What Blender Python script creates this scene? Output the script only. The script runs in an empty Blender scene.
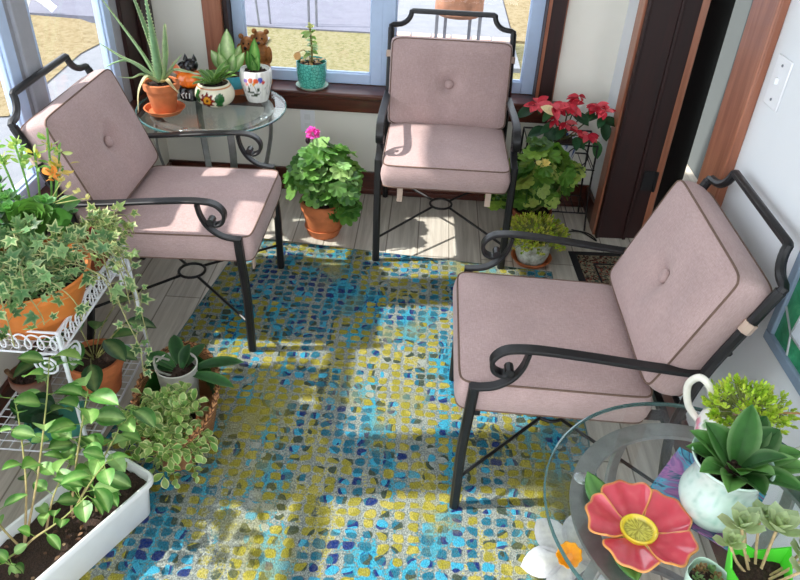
import bpy, math, random
from mathutils import Vector, Matrix, Euler, noise as mnoise
R=random.Random(7)
PI=math.pi
scene=bpy.context.scene
COL=scene.collection
def V(*a): return Vector(a)
def lin(c):
    return tuple(((x/255)/12.92 if x/255<=0.04045 else ((x/255+.055)/1.055)**2.4) for x in c)
def jit(c,a=.15,r=R):
    k=1+r.uniform(-a,a); return tuple(max(0,min(1,x*k*(1+r.uniform(-a*.4,a*.4)))) for x in c)
def mix(a,b,t): return tuple(x+(y-x)*t for x,y in zip(a,b))
# ---------------------------------------------------------------- materials
class NT:
    def __init__(s,name):
        s.m=bpy.data.materials.new(name); s.m.use_nodes=True; s.t=s.m.node_tree; s.n=s.t.nodes; s.l=s.t.links
        s.p=s.n['Principled BSDF']; s.out=s.n['Material Output']
    def add(s,t,**k):
        n=s.n.new(t)
        for a,b in k.items():
            if a.startswith('i_'): n.inputs[a[2:].replace('_',' ')].default_value=b
            else: setattr(n,a,b)
        return n
    def link(s,a,b): s.l.new(a,b)
    def ramp(s,fac,stops,interp='LINEAR'):
        n=s.n.new('ShaderNodeValToRGB'); e=n.color_ramp; e.interpolation=interp
        while len(e.elements)<len(stops): e.elements.new(.5)
        for q,(pos,c) in zip(e.elements,stops): q.position=pos; q.color=(*c,1) if len(c)==3 else c
        s.link(fac,n.inputs[0]); return n.outputs[0]
    def math(s,op,a,b=None,c=None,clamp=False):
        n=s.n.new('ShaderNodeMath'); n.operation=op; n.use_clamp=clamp
        for i,x in enumerate((a,b,c)):
            if x is None: continue
            if isinstance(x,(int,float)): n.inputs[i].default_value=x
            else: s.link(x,n.inputs[i])
        return n.outputs[0]
    def mixc(s,f,a,b,bt='MIX'):
        n=s.n.new('ShaderNodeMix'); n.data_type='RGBA'; n.blend_type=bt
        for sock,x in ((n.inputs[0],f),(n.inputs[6],a),(n.inputs[7],b)):
            if isinstance(x,(int,float)): sock.default_value=x
            elif isinstance(x,tuple): sock.default_value=(*x,1) if len(x)==3 else x
            else: s.link(x,sock)
        return n.outputs[2]
    def coord(s,scale=(1,1,1),rot=(0,0,0),out='Object'):
        tc=s.n.new('ShaderNodeTexCoord'); mp=s.n.new('ShaderNodeMapping')
        mp.inputs['Scale'].default_value=scale; mp.inputs['Rotation'].default_value=rot
        s.link(tc.outputs[out],mp.inputs[0]); return mp.outputs[0]
    def noise(s,vec,scale,detail=3,rough=.5,out=0,dist=0):
        n=s.n.new('ShaderNodeTexNoise'); n.inputs['Scale'].default_value=scale; n.inputs['Detail'].default_value=detail
        n.inputs['Roughness'].default_value=rough; n.inputs['Distortion'].default_value=dist
        if vec is not None: s.link(vec,n.inputs['Vector'])
        return n.outputs[out]
    def bump(s,h,strength=.3,dist=.01):
        b=s.n.new('ShaderNodeBump'); b.inputs['Strength'].default_value=strength; b.inputs['Distance'].default_value=dist
        s.link(h,b.inputs['Height']); s.link(b.outputs[0],s.p.inputs['Normal'])
    def base(s,c):
        if isinstance(c,tuple): s.p.inputs['Base Color'].default_value=(*c,1)
        else: s.link(c,s.p.inputs['Base Color'])
    def set(s,**k):
        for a,b in k.items(): s.p.inputs[a.replace('_',' ')].default_value=b
        return s
def plain(name,c,rough=.5,metal=0.,var=.12,scale=30,bump=0.,spec=.5,coat=0.):
    t=NT(name); c=lin(c)
    nz=t.noise(t.coord(),scale,3)
    t.base(t.ramp(nz,[(.3,tuple(x*(1-var) for x in c)),(.7,tuple(min(1,x*(1+var)) for x in c))]))
    t.set(Roughness=rough,Metallic=metal,Specular_IOR_Level=spec,Coat_Weight=coat)
    if bump: t.bump(nz,bump,.004)
    return t.m
def vcol(name,rough=.5,trans=0.,var=.15,scale=60,spec=.4,coat=0.,bump=0.):
    t=NT(name)
    a=t.add('ShaderNodeVertexColor',layer_name='Col')
    nz=t.noise(t.coord(),scale,2)
    k=t.ramp(nz,[(.25,(1-var,)*3),(.75,(1+var,)*3)])
    c=t.mixc(1.,a.outputs[0],k,'MULTIPLY'); t.base(c)
    t.set(Roughness=rough,Specular_IOR_Level=spec,Coat_Weight=coat)
    if bump: t.bump(nz,bump,.002)
    if trans:
        tr=t.add('ShaderNodeBsdfTranslucent'); mx=t.add('ShaderNodeMixShader'); mx.inputs[0].default_value=trans
        c2=t.mixc(1.,c,(1.25,1.3,.75,1),'MULTIPLY'); t.link(c2,tr.inputs[0])
        t.link(t.p.outputs[0],mx.inputs[1]); t.link(tr.outputs[0],mx.inputs[2]); t.link(mx.outputs[0],t.out.inputs[0])
    return t.m
def woodmat(name,c1,c2,axis,rough=.35,scale=6,coat=.2):
    t=NT(name); sc=[scale*6]*3; sc[axis]=scale*.5
    v=t.coord(scale=tuple(sc)); nz=t.noise(v,1.,5,.6,dist=.6)
    t.base(t.ramp(nz,[(.3,lin(c1)),(.7,lin(c2))])); t.set(Roughness=rough,Coat_Weight=coat)
    t.bump(nz,.1,.002); return t.m
def glassmat(name,tint,refl=.5,base=.04):
    t=NT(name); lw=t.add('ShaderNodeLayerWeight'); lw.inputs[0].default_value=.5
    f=t.math('POWER',lw.outputs['Facing'],4.); f=t.math('MULTIPLY_ADD',f,refl,base)
    tr=t.add('ShaderNodeBsdfTransparent'); tr.inputs[0].default_value=(*tint,1)
    gl=t.add('ShaderNodeBsdfGlossy'); gl.inputs['Roughness'].default_value=.02
    mx=t.add('ShaderNodeMixShader'); t.link(f,mx.inputs[0]); t.link(tr.outputs[0],mx.inputs[1]); t.link(gl.outputs[0],mx.inputs[2])
    t.link(mx.outputs[0],t.out.inputs[0]); return t.m
M={}
M['wall']=plain('wall_paint',(232,229,219),.7,var=.02,scale=4)
M['wall_cool']=plain('wall_paint_cool',(230,233,237),.7,var=.02,scale=4)
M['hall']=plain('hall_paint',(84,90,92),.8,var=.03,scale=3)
M['ceil']=plain('ceiling_paint',(240,240,236),.8,var=.02,scale=4)
M['wood_x']=woodmat('mahogany_trim_x',(46,17,10),(92,38,22),0)
M['wood_y']=woodmat('mahogany_trim_y',(46,17,10),(92,38,22),1)
M['wood_z']=woodmat('mahogany_trim_z',(58,24,14),(104,48,30),2)
M['wood_sunlit']=woodmat('sunlit_trim_z',(128,74,52),(165,106,80),2)  # paler copy of the trim wood, with sunlight put into its colour
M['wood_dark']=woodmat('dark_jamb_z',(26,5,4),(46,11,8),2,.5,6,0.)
M['door_dark']=plain('dark_door_stain',(22,9,7),.65,var=.2,spec=.15)
M['vinyl']=plain('window_vinyl',(184,204,234),.45,var=.03)
M['vinyl_grey']=plain('mullion_grey',(158,160,168),.55,var=.04)
M['pane']=glassmat('window_glass',(.97,.985,1),.35,.02)
M['tglass']=glassmat('table_glass',(.965,.988,.98),.55,.035)
M['tglass_edge']=NT('table_glass_edge').set(Roughness=.1,Transmission_Weight=.0).m
e=NT('glass_edge'); e.base(lin((70,105,104))); e.set(Roughness=.12,Specular_IOR_Level=.8); M['tglass_edge']=e.m
M['iron']=plain('black_iron',(29,28,30),.42,.2,var=.15,scale=90,bump=.05)
M['pewter']=plain('pewter_metal',(142,142,141),.36,.6,var=.15,scale=40,bump=.04)
M['white_wire']=plain('white_wire',(228,230,236),.4,var=.04)
M['black_wire']=plain('black_wire',(30,27,27),.45,.3)
M['terra']=plain('terracotta',(196,112,66),.75,var=.14,scale=25,bump=.1)
M['terra_dark']=plain('dark_terracotta',(150,78,50),.75,var=.2,scale=25,bump=.1)
M['terra_orange']=plain('orange_clay',(205,118,50),.6,var=.12,scale=14,bump=.08)
M['soil']=plain('potting_soil',(52,36,28),.95,var=.6,scale=220,bump=.9)
M['white_pl']=plain('white_plastic',(226,228,230),.4,var=.02)
M['switch']=plain('switch_plastic',(236,238,242),.35,var=.01)
M['leaf']=vcol('leaf_green',.42,.3)
M['gloss_leaf']=vcol('glossy_leaf',.4,.2,spec=.3)
M['petal']=vcol('petal_colour',.5,.25)
M['ceramic']=vcol('painted_ceramic',.18,0,.06,40,.5,.4)
M['matte']=vcol('painted_matte',.6,0,.12,80)
M['barkwood']=vcol('carved_wood',.55,0,.35,70,bump=.6)
M['stem']=vcol('stem_bark',.7,0,.2,120)
M['black_gl']=plain('black_glaze',(22,20,22),.25,var=.1)
M['crackle']=None
t=NT('turquoise_crackle'); v=t.add('ShaderNodeTexVoronoi',feature='DISTANCE_TO_EDGE'); v.inputs['Scale'].default_value=70
t.link(t.coord(),v.inputs['Vector']); t.base(t.ramp(v.outputs['Distance'],[(0,lin((40,120,112))),(.12,lin((92,188,172))),(1,lin((110,205,188)))])); t.set(Roughness=.22,Coat_Weight=.4); t.bump(v.outputs['Distance'],.3,.003); M['crackle']=t.m
# cushion fabric : fine slub weave
t=NT('mauve_fabric'); c=t.coord()
n1=t.noise(t.coord(scale=(60,420,420)),1.,2); n2=t.noise(t.coord(scale=(420,60,420)),1.,2); n3=t.noise(c,7,3)
w=t.math('ADD',n1,n2); w=t.math('MULTIPLY',w,.5)
b=t.ramp(w,[(.3,lin((169,143,140))),(.7,lin((193,167,165)))]); k=t.ramp(n3,[(.3,(.93,.93,.93)),(.7,(1.05,1.05,1.05))])
t.base(t.mixc(1.,b,k,'MULTIPLY')); t.set(Roughness=.9,Specular_IOR_Level=.15,Sheen_Weight=.15)
wr=t.noise(c,9,2); hh=t.math('MULTIPLY_ADD',wr,3.,w); t.bump(hh,.35,.004); M['fabric']=t.m
M['piping']=plain('taupe_piping',(112,88,76),.85,var=.1,scale=80)
M['tie']=plain('beige_tie',(196,172,156),.9,var=.08)
# weathered light plank floor (boards along y)
t=NT('grey_plank_floor'); c=t.coord()
br=t.add('ShaderNodeTexBrick',offset=.37); br.inputs['Scale'].default_value=1.; br.inputs['Brick Width'].default_value=1.2; br.inputs['Row Height'].default_value=.15
br.inputs['Mortar Size'].default_value=.003; br.inputs['Color1'].default_value=(.9,.9,.9,1); br.inputs['Color2'].default_value=(1.08,1.08,1.08,1); br.inputs['Mortar'].default_value=(.45,.43,.4,1)
t.link(t.coord(rot=(0,0,PI/2)),br.inputs['Vector'])
g=t.noise(t.coord(scale=(38,2.2,1)),1.,5,.65,dist=.4)
gc=t.ramp(g,[(.28,lin((166,157,145))),(.72,lin((214,207,196)))])
t.base(t.mixc(1.,gc,br.outputs[0],'MULTIPLY')); t.set(Roughness=.5); t.bump(g,.12,.002); M['floor']=t.m
# rug : rows of small worn dots in olive, teal, cyan and navy on a grey ground
t=NT('rug_pile'); c=t.coord()
warp=t.noise(c,14,2,out=1); wv=t.add('ShaderNodeVectorMath',operation='MULTIPLY_ADD'); t.link(warp,wv.inputs[0]); wv.inputs[1].default_value=(.016,.016,0); t.link(c,wv.inputs[2])
sc=t.add('ShaderNodeVectorMath',operation='MULTIPLY'); t.link(wv.outputs[0],sc.inputs[0]); sc.inputs[1].default_value=(22.5,25.5,0)
vo=t.add('ShaderNodeTexVoronoi',voronoi_dimensions='2D',feature='F1',distance='MINKOWSKI'); vo.inputs['Exponent'].default_value=3.2; vo.inputs['Scale'].default_value=1.; vo.inputs['Randomness'].default_value=.16
t.link(sc.outputs[0],vo.inputs['Vector'])
fine=t.noise(c,120,3); spot=t.noise(c,30,3,.6)
th=t.math('MULTIPLY_ADD',spot,.80,.055)
d=t.math('MULTIPLY_ADD',fine,.36,vo.outputs['Distance']); d=t.math('SUBTRACT',d,.14); mask=t.math('MULTIPLY',t.math('SUBTRACT',th,d),11.,clamp=True)
sp=t.add('ShaderNodeSeparateColor'); t.link(vo.outputs['Color'],sp.inputs[0])
reg=t.noise(t.coord(scale=(1,.7,1)),2.6,3,.6); reg2=t.noise(t.coord(scale=(1.5,.55,1)),3.4,4,.65); reg3=t.noise(t.coord(scale=(2.6,.8,1)),1.7,3,.5)
OL=lin((138,131,44)); OL2=lin((160,150,66)); TE=lin((26,96,118)); CY=lin((50,146,176)); NV=lin((22,42,100)); GY=lin((102,108,104)); PA=lin((146,152,146)); DG=lin((54,66,54))
sel=t.math('MULTIPLY_ADD',sp.outputs[0],.30,t.math('MULTIPLY_ADD',reg,1.7,-.52))
dot=t.ramp(sel,[(0,NV),(.22,TE),(.31,CY),(.36,NV),(.39,TE),(.44,DG),(.47,OL),(.55,OL2),(.60,OL),(.68,DG),(.72,PA),(.77,CY),(.83,TE),(.90,NV)],'CONSTANT')
dot=t.mixc(t.ramp(fine,[(.3,(.3,.3,.3)),(.62,(0,0,0))]),dot,GY)
sel2=t.math('MULTIPLY_ADD',fine,.5,t.math('MULTIPLY_ADD',reg2,1.9,-.72))
grd=t.ramp(sel2,[(0,NV),(.17,lin((30,78,128))),(.25,lin((52,140,164))),(.34,lin((60,140,160))),(.42,GY),(.49,PA),(.55,GY),(.63,PA),(.68,OL2),(.76,GY),(.88,DG)],'LINEAR')
col=t.mixc(mask,grd,dot)
ab=t.ramp(t.math('MULTIPLY_ADD',fine,.35,reg3),[(.80,(0,0,0)),(.88,(.8,.8,.8))]); col=t.mixc(ab,col,grd)
wash=t.ramp(t.noise(t.coord(scale=(1.2,.8,1)),2.6,4,.6),[(.52,(0,0,0)),(.66,(.65,.65,.65))]); col=t.mixc(wash,col,OL)
pz=t.noise(t.coord(scale=(330,150,1)),1.,2); col=t.mixc(1.,col,t.ramp(pz,[(.25,(.5,.5,.5)),(.75,(1.38,1.38,1.38))]),'MULTIPLY')
t.base(col); t.set(Roughness=1.,Specular_IOR_Level=.1); t.bump(t.math('MULTIPLY_ADD',mask,.5,pz),.6,.004); M['rug']=t.m
M['rug_edge']=plain('rug_binding',(78,110,112),.9,var=.3,scale=60)
# doorway mat with fine red and beige motif
t=NT('persian_mat'); c=t.coord(); vo=t.add('ShaderNodeTexVoronoi'); vo.inputs['Scale'].default_value=115; t.link(c,vo.inputs['Vector'])
sp=t.add('ShaderNodeSeparateColor'); t.link(vo.outputs['Color'],sp.inputs[0])
t.base(t.ramp(sp.outputs[0],[(0,lin((60,30,26))),(.2,lin((112,58,50))),(.32,lin((138,126,104))),(.62,lin((70,80,70))),(.8,lin((110,96,80)))],'CONSTANT')); t.set(Roughness=1.,Specular_IOR_Level=.1); M['mat']=t.m
M['mat_black']=plain('mat_border',(24,22,26),.95,var=.2,scale=90)
# outdoors
def ground(name,stops,scale,bump=.3):
    t=NT(name); c=t.coord(); n=t.noise(c,scale,5,.7); t.base(t.ramp(n,[(p,lin(k)) for p,k in stops])); t.set(Roughness=.95,Specular_IOR_Level=.1); t.bump(n,bump,.03); return t.m
M['grass']=ground('dry_grass',[(.3,(98,84,60)),(.48,(126,112,84)),(.62,(136,123,98)),(.75,(108,100,70))],22)
M['grass_green']=ground('dry_green_grass',[(.3,(86,86,58)),(.48,(118,112,80)),(.62,(130,122,98)),(.75,(94,96,64))],26)
M['drive']=ground('driveway_concrete',[(.3,(104,104,116)),(.7,(114,114,126))],6,.05)
M['pale']=ground('pale_concrete',[(.3,(116,118,124)),(.7,(128,129,134))],8,.05)
M['brick']=plain('pinkish_block',(206,170,156),.9,var=.15,scale=9)
M['rust']=plain('rusty_steel',(150,104,82),.7,.2,var=.35,scale=8)
M['steel']=plain('grey_steel',(120,122,132),.5,.4)
M['basket']=None
t=NT('wicker'); c=t.coord(scale=(1,1,1)); wv=t.add('ShaderNodeTexWave',wave_type='BANDS',bands_direction='Z'); wv.inputs['Scale'].default_value=45; wv.inputs['Distortion'].default_value=2.5; t.link(c,wv.inputs['Vector'])
t.base(t.ramp(wv.outputs[1],[(.1,lin((96,58,34))),(.6,lin((176,118,72))),(1,lin((200,146,98)))])); t.set(Roughness=.6); t.bump(wv.outputs[1],.6,.004); M['basket']=t.m
t=NT('alcohol_ink'); c=t.coord(); n=t.noise(c,9,4,.6,dist=1.2); n2=t.noise(c,60,2)
t.base(t.ramp(n,[(.25,lin((26,60,150))),(.36,lin((40,150,180))),(.43,lin((20,40,90))),(.46,lin((60,170,196))),(.52,lin((130,90,150))),(.58,lin((170,110,170))),(.63,lin((34,90,120))),(.7,lin((220,160,215)))])); t.set(Roughness=.15,Coat_Weight=.5); M['ink']=t.m
M['cloth']=plain('teal_felt',(62,128,112),.9,var=.2,scale=20,bump=.2)
M['lime']=plain('lime_paper',(86,222,56),.55,var=.06,scale=20)
M['sg_green']=glassmat('stained_green',(.1,.5,.25),.2,.03)
t=NT('stained_glass_green'); n=t.noise(t.coord(scale=(1,1,1)),9,4,.6,dist=1.5); t.base(t.ramp(n,[(.3,lin((20,104,72))),(.6,lin((56,160,112))),(.8,lin((120,200,160)))])); t.set(Roughness=.1,Coat_Weight=.5); M['sgreen']=t.m
M['swhite']=plain('stained_glass_white',(214,222,232),.1,var=.05)
M['lead']=plain('lead_came',(180,186,190),.4,.5)
M['frame_blue']=plain('grey_blue_frame',(128,146,166),.45,var=.06)
# ---------------------------------------------------------------- mesh builder
class MB:
    def __init__(s): s.v=[];s.f=[];s.c=[];s.mi=[];s.sm=[]
    def add(s,vs,fs,col=(1,1,1),mi=0,smooth=True,cols=None):
        o=len(s.v); s.v+=[tuple(v) for v in vs]; s.f+=[tuple(i+o for i in f) for f in fs]
        s.c+=(cols if cols else [col]*len(vs)); s.mi+=[mi]*len(fs); s.sm+=[smooth]*len(fs); return s
    def box(s,x0,x1,y0,y1,z0,z1,M_=None,mi=0,col=(1,1,1)):
        vs=[V(x,y,z) for z in (z0,z1) for y in (y0,y1) for x in (x0,x1)]
        if M_ is not None: vs=[M_@v for v in vs]
        return s.add(vs,[(0,2,3,1),(4,5,7,6),(0,1,5,4),(2,6,7,3),(0,4,6,2),(1,3,7,5)],col,mi,False)
    def tube(s,pts,r,n=8,closed=False,col=(1,1,1),cols=None,cap=True,mi=0):
        pts=[V(*p) for p in pts]; N=len(pts); rs=r if isinstance(r,(list,tuple)) else [r]*N
        vs=[];cc=[];fs=[]
        def tan(i):
            a=pts[(i-1)%N] if (closed or i>0) else pts[i]; b=pts[(i+1)%N] if (closed or i<N-1) else pts[i]
            d=b-a; return d.normalized() if d.length>1e-9 else V(0,0,1)
        t0=tan(0); u=t0.orthogonal().normalized()
        for i in range(N):
            t=tan(i); u=(u-t*u.dot(t)); u=u.normalized() if u.length>1e-6 else t.orthogonal().normalized(); w=t.cross(u)
            for k in range(n):
                a=2*PI*k/n; vs.append(pts[i]+(u*math.cos(a)+w*math.sin(a))*rs[i]); cc.append(cols[i] if cols else col)
        for i in range(N if closed else N-1):
            j=(i+1)%N
            for k in range(n): fs.append((i*n+k,i*n+(k+1)%n,j*n+(k+1)%n,j*n+k))
        if not closed and cap: fs+= [tuple(range(n-1,-1,-1)),tuple((N-1)*n+k for k in range(n))]
        return s.add(vs,fs,cols=cc,mi=mi)
    def strap(s,pts,lat,width,thick,mi=0):
        """flat bar swept along pts; lat = width direction"""
        pts=[V(*p) for p in pts]; lat=V(*lat).normalized(); vs=[];fs=[];N=len(pts)
        for i in range(N):
            d=(pts[min(i+1,N-1)]-pts[max(i-1,0)]).normalized(); nn=lat.cross(d).normalized()
            h,k=width/2,thick/2; b=min(h,k)*.5
            for a,c in ((-h+b,-k),(h-b,-k),(h,-k+b),(h,k-b),(h-b,k),(-h+b,k),(-h,k-b),(-h,-k+b)): vs.append(pts[i]+lat*a+nn*c)
        for i in range(N-1):
            for k in range(8): fs.append((i*8+k,i*8+(k+1)%8,i*8+8+(k+1)%8,i*8+8+k))
        fs+=[tuple(range(7,-1,-1)),tuple((N-1)*8+k for k in range(8))]
        return s.add(vs,fs,mi=mi)
    def lathe(s,prof,n=32,c=(0,0,0),M_=None,col=(1,1,1),colf=None,mi=0,sx=1,sy=1,rf=None,cap=True):
        vs=[];cc=[];fs=[]
        for i,(r,z) in enumerate(prof):
            for k in range(n):
                a=2*PI*k/n; q=r*(rf(a,i/(len(prof)-1)) if rf else 1)
                p=V(q*math.cos(a)*sx,q*math.sin(a)*sy,z)
                if M_ is not None: p=M_@p
                vs.append(p+V(*c)); cc.append(colf(a,z,r) if colf else col)
        for i in range(len(prof)-1):
            for k in range(n): fs.append((i*n+k,i*n+(k+1)%n,i*n+n+(k+1)%n,i*n+n+k))
        cap=cap and tuple(prof[0])!=tuple(prof[-1])
        if cap and prof[0][0]>1e-4: fs.append(tuple(range(n-1,-1,-1)))
        if cap and prof[-1][0]>1e-4: fs.append(tuple((len(prof)-1)*n+k for k in range(n)))
        return s.add(vs,fs,cols=cc,mi=mi)
    def ball(s,c,r,col=(1,1,1),n=12,sc=(1,1,1),M_=None,mi=0,colf=None):
        m=max(5,n//2); vs=[];cc=[];fs=[]
        for i in range(m+1):
            th=PI*i/m
            for k in range(n):
                a=2*PI*k/n; p=V(math.sin(th)*math.cos(a)*sc[0],math.sin(th)*math.sin(a)*sc[1],math.cos(th)*sc[2])*r
                if M_ is not None: p=M_@p
                vs.append(p+V(*c)); cc.append(colf(p) if colf else col)
        for i in range(m):
            for k in range(n): fs.append((i*n+k,i*n+n+k,i*n+n+(k+1)%n,i*n+(k+1)%n))
        return s.add(vs,fs,cols=cc,mi=mi)
    def leaf(s,p,d,nrm,L,W,col,edge=None,mid=None,droop=.3,fold=.18,shape=0.,segs=6,thick=0):
        """leaf blade: p base, d direction, nrm face normal; shape<0 widest near base, >0 near tip"""
        p=V(*p); d=V(*d).normalized(); nrm=V(*nrm); nrm=(nrm-d*nrm.dot(d)); nrm=nrm.normalized() if nrm.length>1e-6 else d.orthogonal().normalized()
        side=d.cross(nrm).normalized(); vs=[];cc=[];fs=[]; us=(-1,-.62,0,.62,1)
        q=p.copy(); ang=0
        for i in range(segs+1):
            t=i/segs; tt=t**(1-.45*shape if shape>=0 else 1/(1-.6*shape) if False else 1+.0)
            tt=t**(math.exp(shape)); w=W*.5*(math.sin(PI*min(1,max(0,tt)))**.8 if 0<tt<1 else 0.)
            if i==0: w=W*.05
            a=droop*t; dd=d*math.cos(a)-nrm*math.sin(a); nn=nrm*math.cos(a)+d*math.sin(a)
            if i: q=q+dd*(L/segs)
            for u in us:
                vs.append(q+side*(u*w)+nn*(abs(u)*w*fold*2))
                k=col
                if edge and abs(u)>.9: k=edge
                if mid and u==0: k=mid
                cc.append(k)
        for i in range(segs):
            for k in range(4): fs.append((i*5+k,i*5+k+1,i*5+6+k,i*5+5+k))
        return s.add(vs,fs,cols=cc)
    def lobed(s,p,d,nrm,size,prof,col,edge=None,cup=.15,ctr=None):
        """lobed flat leaf (ivy, geranium): prof = list of (angle from d, radius)"""
        p=V(*p); d=V(*d).normalized(); nrm=V(*nrm); nrm=(nrm-d*nrm.dot(d)).normalized(); side=d.cross(nrm)
        vs=[p+nrm*(-cup*size*.5)];cc=[ctr or col];n=len(prof); fs=[]
        for rr,kk in ((.55,col),(1,edge or col)):
            for a,r in prof:
                q=p+(d*math.cos(a)+side*math.sin(a))*(size*r*rr)+nrm*(cup*size*(rr*r-.5)+.04*size*math.sin(a*7))
                vs.append(q);cc.append(kk)
        for k in range(n):
            j=(k+1)%n
            fs.append((0,1+k,1+j)); fs.append((1+k,1+n+k,1+n+j,1+j))
        return s.add(vs,fs,cols=cc)
    def build(s,name,mats,parent=None,bevel=0,subsurf=0,loc=None,auto=True,remesh=0,solid=0):
        me=bpy.data.meshes.new(name); me.from_pydata(s.v,[],s.f)
        if not isinstance(mats,(list,tuple)): mats=[mats]
        for m in mats: me.materials.append(m)
        me.polygons.foreach_set('use_smooth',s.sm); me.polygons.foreach_set('material_index',s.mi)
        at=me.color_attributes.new('Col','FLOAT_COLOR','POINT'); at.data.foreach_set('color',[x for c in s.c for x in (*c[:3],1.)])
        me.validate(); me.set_sharp_from_angle(angle=.75); me.update()
        o=bpy.data.objects.new(name,me); COL.objects.link(o)
        if parent: o.parent=parent
        if loc: o.location=loc
        if remesh:
            k=o.modifiers.new('remesh','REMESH'); k.mode='VOXEL'; k.voxel_size=remesh; k.use_smooth_shade=True
        if solid: k=o.modifiers.new('solid','SOLIDIFY'); k.thickness=solid; k.offset=0
        if bevel: k=o.modifiers.new('bevel','BEVEL'); k.width=bevel; k.segments=2; k.limit_method='ANGLE'; k.angle_limit=.7
        if subsurf: k=o.modifiers.new('sub','SUBSURF'); k.levels=subsurf; k.render_levels=subsurf
        return o
def thing(name,label,cat,loc=(0,0,0),rz=0,group=None):
    o=bpy.data.objects.new(name,None); COL.objects.link(o); o.empty_display_size=.05; o.location=loc; o.rotation_euler=(0,0,rz)
    o['label']=label; o['category']=cat
    if group: o['group']=group
    return o
def tag(o,label,cat,group=None,kind=None):
    o['label']=label; o['category']=cat
    if group: o['group']=group
    if kind: o['kind']=kind
    return o
def struct(mb,name,mat,parent=None,bevel=0,label=None):
    o=mb.build(name,mat,parent,bevel=bevel)
    if parent is None: o['kind']='structure'
    if label: o['label']=label
    return o
def copy_tree(o,parent=None):
    c=o.copy(); COL.objects.link(c); c.parent=parent
    for ch in list(o.children): copy_tree(ch,c)
    return c
def bez(pts,n=6):
    """smooth Catmull-Rom through pts"""
    P=[V(*p) for p in pts]; out=[]
    for i in range(len(P)-1):
        a=P[max(i-1,0)];b=P[i];c=P[i+1];d=P[min(i+2,len(P)-1)]
        for k in range(n):
            t=k/n; out.append(.5*((2*b)+(c-a)*t+(2*a-5*b+4*c-d)*t*t+(3*b-a-3*c+d)*t**3))
    out.append(P[-1]); return out
def rnd_dir(r,zmin=-1,zmax=1):
    z=r.uniform(zmin,zmax); a=r.uniform(0,2*PI); q=math.sqrt(max(0,1-z*z)); return V(q*math.cos(a),q*math.sin(a),z)
# ================================================================ setting
YB=3.45; XL=-1.35
def rw(x,y,z): return RWM@V(x,y,z)
RWM=Matrix.Translation((.885,3.45,0))@Matrix.Rotation(.0265,4,'Z')
m=MB(); m.box(-1.47,1.75,-.7,4.6,-.12,0); struct(m,'floor',M['floor'])
m=MB(); m.box(-1.47,1.05,-.7,3.6,2.5,2.6); struct(m,'ceiling',M['ceil'])
# back wall with window opening x -.985...525, z .55..2.1
m=MB(); m.box(-1.47,-.985,YB,YB+.14,0,2.5); m.box(.545,1.05,YB,YB+.14,0,2.5); m.box(-.985,.545,YB,YB+.14,0,.50); m.box(-.985,.545,YB,YB+.14,2.1,2.5)
struct(m,'wall_back',M['wall'])
# left wall with window band y .3..3.42, z .56..2.15
m=MB(); m.box(XL-.12,XL,-.7,3.59,0,.54); m.box(XL-.12,XL,-.7,3.59,2.15,2.5); m.box(XL-.12,XL,-.7,.25,.54,2.15); m.box(XL-.12,XL,3.36,3.45,.54,2.15)
struct(m,'wall_left',M['wall'])
# right wall, doorway local y -1.29..-.31
m=MB(); m.box(0,.14,-.31,0.14,0,2.5,RWM); m.box(0,.14,-4.2,-1.29,0,2.5,RWM); m.box(0,.14,-1.29,-.31,2.05,2.5,RWM)
struct(m,'wall_right',M['wall_cool'])
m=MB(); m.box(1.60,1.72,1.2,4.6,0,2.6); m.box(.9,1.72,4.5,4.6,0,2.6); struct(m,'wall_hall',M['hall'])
m=MB(); m.box(1.05,1.72,1.6,4.6,2.5,2.6); struct(m,'hall_shade_ceiling',M['ceil'])  # unseen cover over the hall, added to darken it
# baseboards
m=MB(); m.box(XL,.90,YB-.018,YB,0,.125); m.box(XL,.90,YB-.026,YB-.018,0,.03); struct(m,'baseboard_back',M['wood_x'],bevel=.004)
m=MB(); m.box(-.018,0,-.22,0,0,.12,RWM); m.box(-.018,0,-4.1,-1.46,0,.12,RWM); struct(m,'baseboard_right',M['wood_y'],bevel=.004)
m=MB(); m.box(XL,XL+.018,-.7,3.43,0,.12); struct(m,'baseboard_left',M['wood_y'],bevel=.004)
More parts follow.
